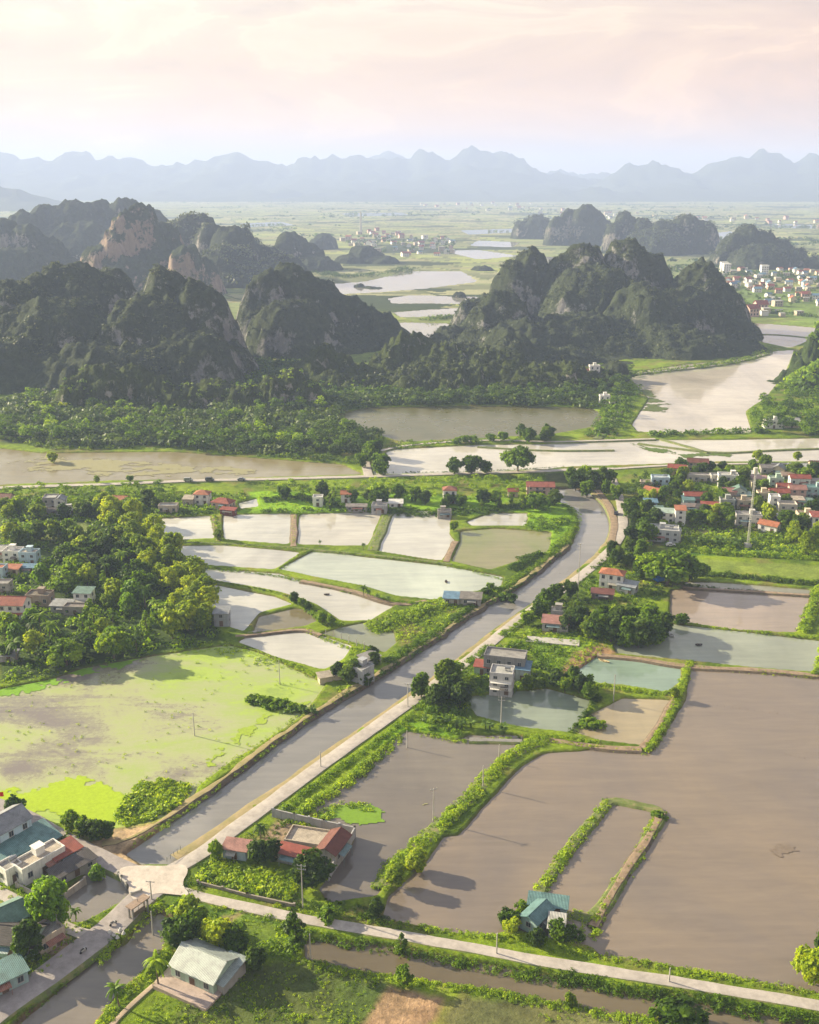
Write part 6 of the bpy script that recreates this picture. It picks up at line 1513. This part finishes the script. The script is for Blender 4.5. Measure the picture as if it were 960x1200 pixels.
# ------------------------------------------------------------------ street furniture, boats, vehicles, walls
def pole(label, u, v, h, arms=2, xy=None, lean=0, group=None, z=None):
    x, y = G(u, v) if xy is None else xy
    zz = float(gz(x, y)[0]) if z is None else z
    root = empty('utility_pole', (x, y, max(zz, -1.2)), R(random.uniform(-20, 40)), label, 'utility pole', group); root.rotation_euler.x = R(lean)
    mb = MB(); mb.tube((0, 0, -.5), (0, 0, h), .17, .11, 8); mb.build('post', CONC, root)
    for k in range(arms):
        a = MB(); z = h - .4 - k * .9; a.box(-1.0, 1.0, -.06, .06, z, z + .11); a.tube((-.7, 0, z - .55), (-.02, 0, z - .9), .03, .03, 4)
        a.build('crossarm', METAL, root)
        for sx in (-.9, 0 if k == 0 else .45, .9):
            i = MB(); i.tube((sx, 0, z + .113), (sx, 0, z + .36), .07, .05, 6); i.build('insulator', plain((.5,.48,.44), .4, .1, 2, 'porcelain'), root)
    return root
pole('tall concrete power pole with two crossarms at the walled yard', 355, 1063, 11, 2)
pole('concrete power pole on the pond dyke below the grey house', 587, 851, 9.5, 2)
pole('lone thin pole standing in the scum of the grey pond', 508, 960, 10, 1)
pole('thin pole among the hedge of the brown lake', 566, 921, 6, 0)
pole('thin pole in the grey pond near the banana rows', 585, 888, 5, 0)
pole('pole beside the clipped hedge of the canal road', 477, 874, 6, 0)
pole('pole on the verge between canal and road, middle', 478, 829, 8, 1)
pole('pole on the verge between canal and road, lower', 376, 899, 5, 0)
pole('tall pole by the canal road before the white house', 677, 701, 22, 1)
pole('pole standing between teal and tan ponds', 719, 821, 9, 0)
pole('pole at the crossing beside the field road', 178, 1055, 5.2, 1)
pole('pole at the head of the lower canal', 179, 1090, 6, 0)
pole('bare pole by the ditch head', 364, 1122, 7, 0)
pole('pole on the field road before the teal huts', 582, 1118, 5, 0)
pole('thin marker pole in the flooded field near the canal side', 228, 860, 8, 0)
pole('thin marker pole at the grove edge of the corner pond', 328, 800, 9, 0)
pole('pole on the right bank of the lane by the big round tree', 69, 1098, 7, 0)
pole('short post beside the field road on the right', 784, 1151, 3.5, 0)
pole('tall slim post below the far road near the canal curve', 620, 590, 9, 0)
for i in range(6): pole('thin stake in the row on the pond rim below the leafy dyke', 382 + i * 9, 742 + i * 3.6, 2.6, 0, group='stakes along the pond rim')
# mast in the village
x, y = G(876, 641); root = empty('radio_mast', (x, y, 0), 0, 'tall slender white radio mast with a drum on top in the right village', 'radio mast')
mb = MB(); 
for a in range(3):
    t = a * 2.094; mb.tube((math.cos(t)*.55, math.sin(t)*.55, 0), (math.cos(t)*.4, math.sin(t)*.4, 33), .07, .06, 5)
for k in range(33):
    for a in range(3):
        t = a * 2.094; t2 = t + 2.094; r = .55 - .15 * k / 33; mb.tube((math.cos(t)*r, math.sin(t)*r, k), (math.cos(t2)*r, math.sin(t2)*r, k + 1), .04, .04, 4, cap=False)
mb.build('lattice', plain((.55,.54,.52), .6, .2, 1, 'mast_paint'), root)
mb = MB(); mb.tube((0,0,33.003), (0,0,35.4), .95, .95, 12); mb.build('drum', plain((.5,.47,.43), .6, .2, 1, 'drum_paint'), root)
mb = MB(); mb.box(-1.3,1.3,-1.3,1.3,-.2,1.6); mb.build('base_block', CONC, root)
# walled yard: fence wall with pillars, three runs = one thing
def wallrun(label, px, h, mat, pill=3.0, th=.22, name='yard_wall', cat='wall', closed=False, pan=True):
    P = GA(px); root = empty(name, (P[0][0], P[0][1], 0), 0, label, cat); o0 = P[0]
    for a, b in zip(P[:-1], P[1:]):
        d = b - a; L_ = float(np.hypot(*d)); ang = math.atan2(d[1], d[0]); n = max(1, int(L_ / pill))
        mb = MB(); mb.box(0, L_, -th/2, th/2, -1.6, h)
        mb.box(-.02, L_ + .02, -th/2-.05, th/2+.05, h+.003, h+.12)
        mb.build('panel', mat, root, (a[0]-o0[0], a[1]-o0[1], 0), ang)
        for i in range(n + 1):
            q = MB(); s = i * L_ / n; q.box(s-.2, s+.2, -.2, .2, -1.6, h+.28); q.box(s-.26, s+.26, -.26, .26, h+.283, h+.38); q.build('pillar', mat, root, (a[0]-o0[0], a[1]-o0[1], 0), ang)
    return root
wallrun('grey block wall with pillars round the walled yard in the pond', [(320,957),(345,963),(380,971),(416,979),(409,992),(399,1006),(385,1030)], 2.2, plain((.36,.35,.35), .9, .25, .5, 'block_wall', stain=.5))
wallrun('low wall of the lane around the bottom left houses', [(20,1040),(40,1050),(58,1042),(78,1050),(100,1034)], 1.1, plain((.38,.34,.3), .9, .3, .5, 'block_wall', stain=.5), 4)
wallrun('low retaining wall at the foot of the corn plot', [(232,1036),(290,1051),(345,1063)], .7, plain((.3,.26,.22), .9, .3, .5, 'old_wall', stain=.5), 6)
wallrun('low parapet on the bridge by the small pond', [(139,1026),(143,1032),(148,1038)], .9, CONC, 2.5, name='parapet', cat='parapet')
wallrun('parapet of the lower canal culvert', [(154,1050),(166,1046)], .8, CONC, 2.5, name='parapet', cat='parapet')
# drying terrace before the metal shed
x, y = G(224, 1161); mb = MB(); mb.box(-7, 6, -3, 3, -1.2, .55); mb.box(-7.05, 6.05, -3.05, -2.9, .553, .8)
tag(mb.build('terrace', plain((.42,.33,.29), .9, .35, .4, 'terrace_concrete', stain=.4), None, (x, y, 0), R(-28)), 'pinkish concrete drying terrace in front of the grey metal shed', 'terrace')
x, y = G(648, 752); mb = MB(); mb.box(-9, 9, -2.2, 2.2, -.6, .4); tag(mb.build('terrace', plain((.42,.40,.38), .9, .3, .4, 'terrace_concrete'), None, (x, y, 0), R(-12)), 'low concrete forecourt slab of the pink roofed roadside house', 'terrace')
# sluice frame over the lower canal
x, y = G(163, 1072); root = empty('sluice_gate', (x, y, -.2), R(55), 'brown sluice gate frame at the head of the lower canal', 'sluice gate')
for sx in (-2, 2):
    for sy in (-.6, .6):
        mb = MB(); mb.box(sx-.16, sx+.16, sy-.16, sy+.16, -1.5, 3.4); mb.build('post', CONC_D, root)
mb = MB(); mb.box(-2.5, 2.5, -1.0, 1.0, 3.403, 3.65); mb.build('platform', plain((.3,.22,.17), .8, .3, 2, 'rusty_deck'), root)
mb = MB(); mb.box(-1.8, 1.8, -.07, .07, -1.5, 1.6); mb.build('gate_leaf', plain((.2,.16,.13), .6, .3, 2, 'rusty_steel'), root)
mb = MB(); mb.tube((0, 0, 1.5), (0, 0, 4.3), .06, .06, 6); mb.tube((-.5, 0, 4.3), (.5, 0, 4.3), .05, .05, 6); mb.build('crank', METAL, root)
# second small sluice block at the canal end
x, y = G(204, 1003); root = empty('culvert_rail', (x, y, .3), R(62), 'low rusty rail over the canal mouth beside the junction', 'railing')
for i in range(5):
    mb = MB(); mb.box(i*1.2-2.44, i*1.2-2.36, -.04, .04, -.4, .9); mb.build('post', METAL, root)
mb = MB(); mb.box(-2.5, 2.5, -.03, .03, .903, .96); mb.box(-2.35, 2.35, -.025, .025, .45, .5); mb.build('rail', METAL, root)
# vehicles
def car(label, u, v, yaw, col, van=False, z=.5):
    x, y = G(u, v); root = empty('van' if van else 'car', (x, y, z), R(yaw), label, 'van' if van else 'car')
    P = plain(col, .35, .1, 2, 'car_paint', .2); mb = MB(); h = 2.0 if van else 1.45
    prof = [(-2.3,.35),(-2.3,1.0),(-2.2,h-.1),(-1.9,h),(.9,h),(1.5,1.1),(2.25,.95),(2.35,.35)] if van else [(-2.1,.35),(-2.1,.9),(-1.6,1.0),(-1.2,h),(.5,h),(1.1,.98),(2.0,.82),(2.1,.35)]
    n = len(prof); wd = .9
    for s in (-wd, wd): mb.v += [(p, s, q) for p, q in prof]
    mb.f += [list(range(n)), list(range(n, 2*n))[::-1]]; mb.m += [0, 0]
    for i in range(n): j = (i+1) % n; mb.f.append([i, i+n, j+n, j]); mb.m.append(0)
    mb.build('body', P, root)
    g = MB()
    for s in (-wd-.01, wd-.01):
        g.box(-1.7 if van else -1.05, .8 if van else .4, s, s+.02, h*.62, h*.88)
    g.build('side_window', GLASS, root)
    g = MB(); a, b = ((.93,h-.06),(1.47,1.16)) if van else ((.53,h-.04),(1.07,1.03)); g.poly([(a[0]+.03,-.8,a[1]+.03),(b[0]+.03,-.8,b[1]+.03),(b[0]+.03,.8,b[1]+.03),(a[0]+.03,.8,a[1]+.03)]); g.build('windscreen', GLASS, root)
    for wx in (-1.35, 1.35):
        for wy in (-.85, .85):
            t = MB(); t.tube((wx, wy-.1, .34), (wx, wy+.1, .34), .34, .34, 14); t.build('wheel', plain((.02,.02,.02), .8, .1, 2, 'rubber'), root)
    for wy in (-.6, .6):
        t = MB(); x_ = 2.3 if van else 2.06; t.box(x_, x_+.06, wy-.15, wy+.15, .6, .78); t.build('headlight', plain((.6,.6,.55), .2, .1, 2, 'lamp_glass'), root)
    return root
car('silver van on the far causeway road, left of the pair', 221, 565, 3, (.35,.35,.34), True)
car('dark grey van on the far causeway road, right of the pair', 246, 564.5, 3, (.10,.10,.11), True)
car('grey car parked by the hedge on the far road', 283, 563.8, 3, (.25,.25,.27))
car('white car parked in the yard of the light blue village house', 39, 668, 10, WHITE, z=.12)
car('white car parked beside the two grey white houses by the road', 71, 604, 10, WHITE, z=.12)
car('dark car driving on the canal road at the bend', 722, 603, 80, (.05,.05,.06), z=.27)
car('white car parked before the large pale village house', 786, 640, 0, WHITE, z=.12)
def motorbike(label, u, v, yaw, z=.3):
    x, y = G(u, v); root = empty('motorbike', (x, y, z), R(yaw), label, 'motorbike')
    for wx in (-.62, .62):
        t = MB(); t.tube((wx, -.06, .3), (wx, .06, .3), .3, .3, 14); t.build('wheel', plain((.02,.02,.02), .8, .1, 2, 'rubber'), root)
    t = MB(); t.box(-.5, .3, -.14, .14, .35, .72); t.tube((.35, 0, .5), (.6, 0, .95), .08, .06, 6); t.build('body', plain((.45,.44,.45), .4, .1, 2, 'bike_paint'), root)
    t = MB(); t.box(-.6, .2, -.15, .15, .723, .83); t.build('seat', plain((.03,.03,.03), .6, .1, 2, 'seat_vinyl'), root)
    t = MB(); t.tube((.58, -.33, 1.0), (.58, .33, 1.0), .03, .03, 6); t.build('handlebar', METAL, root)
    t = MB(); t.box(.3, .42, -.28, .28, .25, .75); t.build('leg_shield', plain((.5,.5,.5), .4, .1, 2, 'shield'), root)
motorbike('motorbike standing on the asphalt road edge near the lane corner', 98, 1117, 60)
motorbike('motorbike parked on the green verge beside the asphalt road', 133, 1085, 50)
# boats
def boat(label, u, v, L_, yaw, col, z=-.55, wd=.55):
    x, y = G(u, v, z); root = empty('boat', (x, y, z), R(yaw), label, 'boat'); mb = MB(); S = 9
    for k in range(S):
        t = k / (S - 1) * 2 - 1; w_ = wd * (1 - abs(t) ** 2.6) + .03; x_ = t * L_ / 2; lift = .22 * abs(t) ** 3
        mb.v += [(x_, -w_, .32 + lift), (x_, -w_*.7, -.1 + lift), (x_, w_*.7, -.1 + lift), (x_, w_, .32 + lift), (x_, w_*.88, .32 + lift), (x_, w_*.6, .0 + lift), (x_, -w_*.6, .0 + lift), (x_, -w_*.88, .32 + lift)]
    for k in range(S - 1):
        for i in range(8): j = (i + 1) % 8; mb.f.append([k*8+i, (k+1)*8+i, (k+1)*8+j, k*8+j]); mb.m.append(0)
    mb.f += [list(range(8)), list(range((S-1)*8, S*8))[::-1]]; mb.m += [0, 0]
    mb.build('hull', plain(col, .7, .25, 2, 'hull_paint'), root)
    for s in (-.2, .2): t = MB(); t.box(s*L_-.12, s*L_+.12, -wd*.8, wd*.8, .22, .27); t.build('bench', WOOD, root)
boat('small dark sampan on the canal near the bend', 706, 616, 5, -20, (.06,.05,.045), -1.65)
boat('dark moored sampan at the canal edge below the white house', 661, 672, 4.5, 30, (.06,.05,.045), -1.65)
boat('tiny boat floating in the canal far from the bank', 395, 870, 3, 40, (.12,.11,.1), -1.65)
boat('pale raft boat at the shore of the dark tree cluster', 783, 743, 6, -60, (.6,.6,.6), -.5, 1.2)
boat('small boat in the corner of the teal pond', 708, 775, 4, -40, (.5,.4,.22), -.5)
boat('dark sampan on the large pale green pond', 523, 682, 2.6, 90, (.07,.06,.06), -.5)
boat('tiny float in the narrow pale pond', 383, 697, 2.2, 10, (.07,.06,.06), -.5)
boat('pale boat pulled to the dyke of the small olive pond', 299, 741, 5, 20, (.45,.42,.4), -.3)
boat('dark float in the grey green pond in front of the lake', 819, 756, 2.4, 0, (.06,.05,.05), -.5)
# blue tarpaulin tent near the big tree
x, y = G(772, 682); mb = MB(); mb.slab([(-1.8,-1.6,1.2),(1.8,-1.6,1.2),(1.8,0,3.0),(-1.8,0,3.0)], .05); mb.slab([(1.8,1.6,1.2),(-1.8,1.6,1.2),(-1.8,0,3.01),(1.8,0,3.01)], .05); mb.box(-1.7,1.7,-1.5,1.5,-.2,1.2)
tag(mb.build('tarpaulin', plain((.03,.16,.55), .5, .2, 1, 'blue_tarpaulin'), None, (x, y, 1.0), .4), 'bright blue tarpaulin heap under the very large spreading tree', 'tarpaulin')
# fish net poles line in the lake
root = None
def netline(label, px, n):
    P = GA(px, -.5); root = empty('fishing_net', (P[0][0], P[0][1], -.55), 0, label, 'fishing net'); d = P[1] - P[0]; L_ = float(np.hypot(*d)); ang = math.atan2(d[1], d[0])
    for i in range(n): t = MB(); s = i * L_ / (n-1); t.tube((s, 0, -.6), (s, 0, .5), .04, .03, 5); t.build('stake', WOOD, root, (0,0,0), ang)
    t = MB(); t.box(0, L_, -.02, .02, -.1, .02); t.build('net', plain((.07,.06,.055), .9, .2, 2, 'net_cord'), root, (0,0,0), ang)
netline('thin dark net line across the top of the big lake', [(823,825),(920,838)], 12)
netline('short dark net line in the right of the big lake', [(921,885),(943,889)], 5)
netline('long net line crossing the far river', [(805,447),(905,438)], 14)
# red flag pole at left
x, y = G(3, 985); root = empty('flag_pole', (x, y, 6.5), 0, 'small red flag on a pole above the light blue house', 'flag')
mb = MB(); mb.tube((0,0,0), (0,0,7), .06, .04, 6); mb.build('post', METAL, root)
mb = MB(); mb.v = []; 
for i in range(7): xx = i*.3; yy = .12*math.sin(i*1.1); mb.v += [(xx, yy, 6.9), (xx, yy, 5.7)]
for i in range(6): mb.f.append([i*2, i*2+1, i*2+3, i*2+2]); mb.m.append(0)
mb.build('flag', plain((.6,.03,.02), .7, .1, 2, 'flag_cloth'), root)
# wires between the canal road poles are far too thin to see; reservoir tower far away
x, y = G(423, 272); mb = MB(); mb.tube((0,0,0), (0,0,60), 3, 2.2, 10); tag(mb.build('chimney', CONC, None, (x, y, 0)), 'lone pale chimney in the hazy middle town', 'chimney')
for u, v in ((848,318),(851,320),(895,322)):
    x, y = G(u, v); mb = MB(); mb.box(-6,6,-5,5,0,15); mb.box(-6.4,6.4,-5.4,5.4,15.003,16)
    for k in range(4):
        for i in (-4, 0, 4): mb.box(i-1, i+1, -5.06, -4.9, k*3.5+1.2, k*3.5+2.8, 1)
    tag(mb.build('apartment_block', [plain(WHITE, .8, .2, .3, 'wall_paint'), GLASS], None, (x, y, 0)), {848: 'white tower block at the left end of the red roofed town', 851: 'white tower block right behind the leftmost one of the red roofed town', 895: 'white tower block in the middle of the red roofed town'}[u], 'tower block')
# white rubbish heap on the verge
rs = np.random.RandomState(3)
for i, (u, v) in enumerate(((129,1094),(134,1098),(141,1092),(138,1101),(145,1096))):
    x, y = G(u, v); mb = MB(); mb.tube((0,0,0), (0,0,.5), .45, .2, 7); mb.tube((0,0,.503), (0,0,.65), .1, .16, 6)
    tag(mb.build('sack', plain((.55,.54,.52), .7, .2, 2, 'sack_cloth'), None, (x, y, float(gz(x, y)[0]) + .35), rs.uniform(0, 3)), 'small white sack lying on the green verge by the lower canal', 'sack', 'white sacks on the verge')
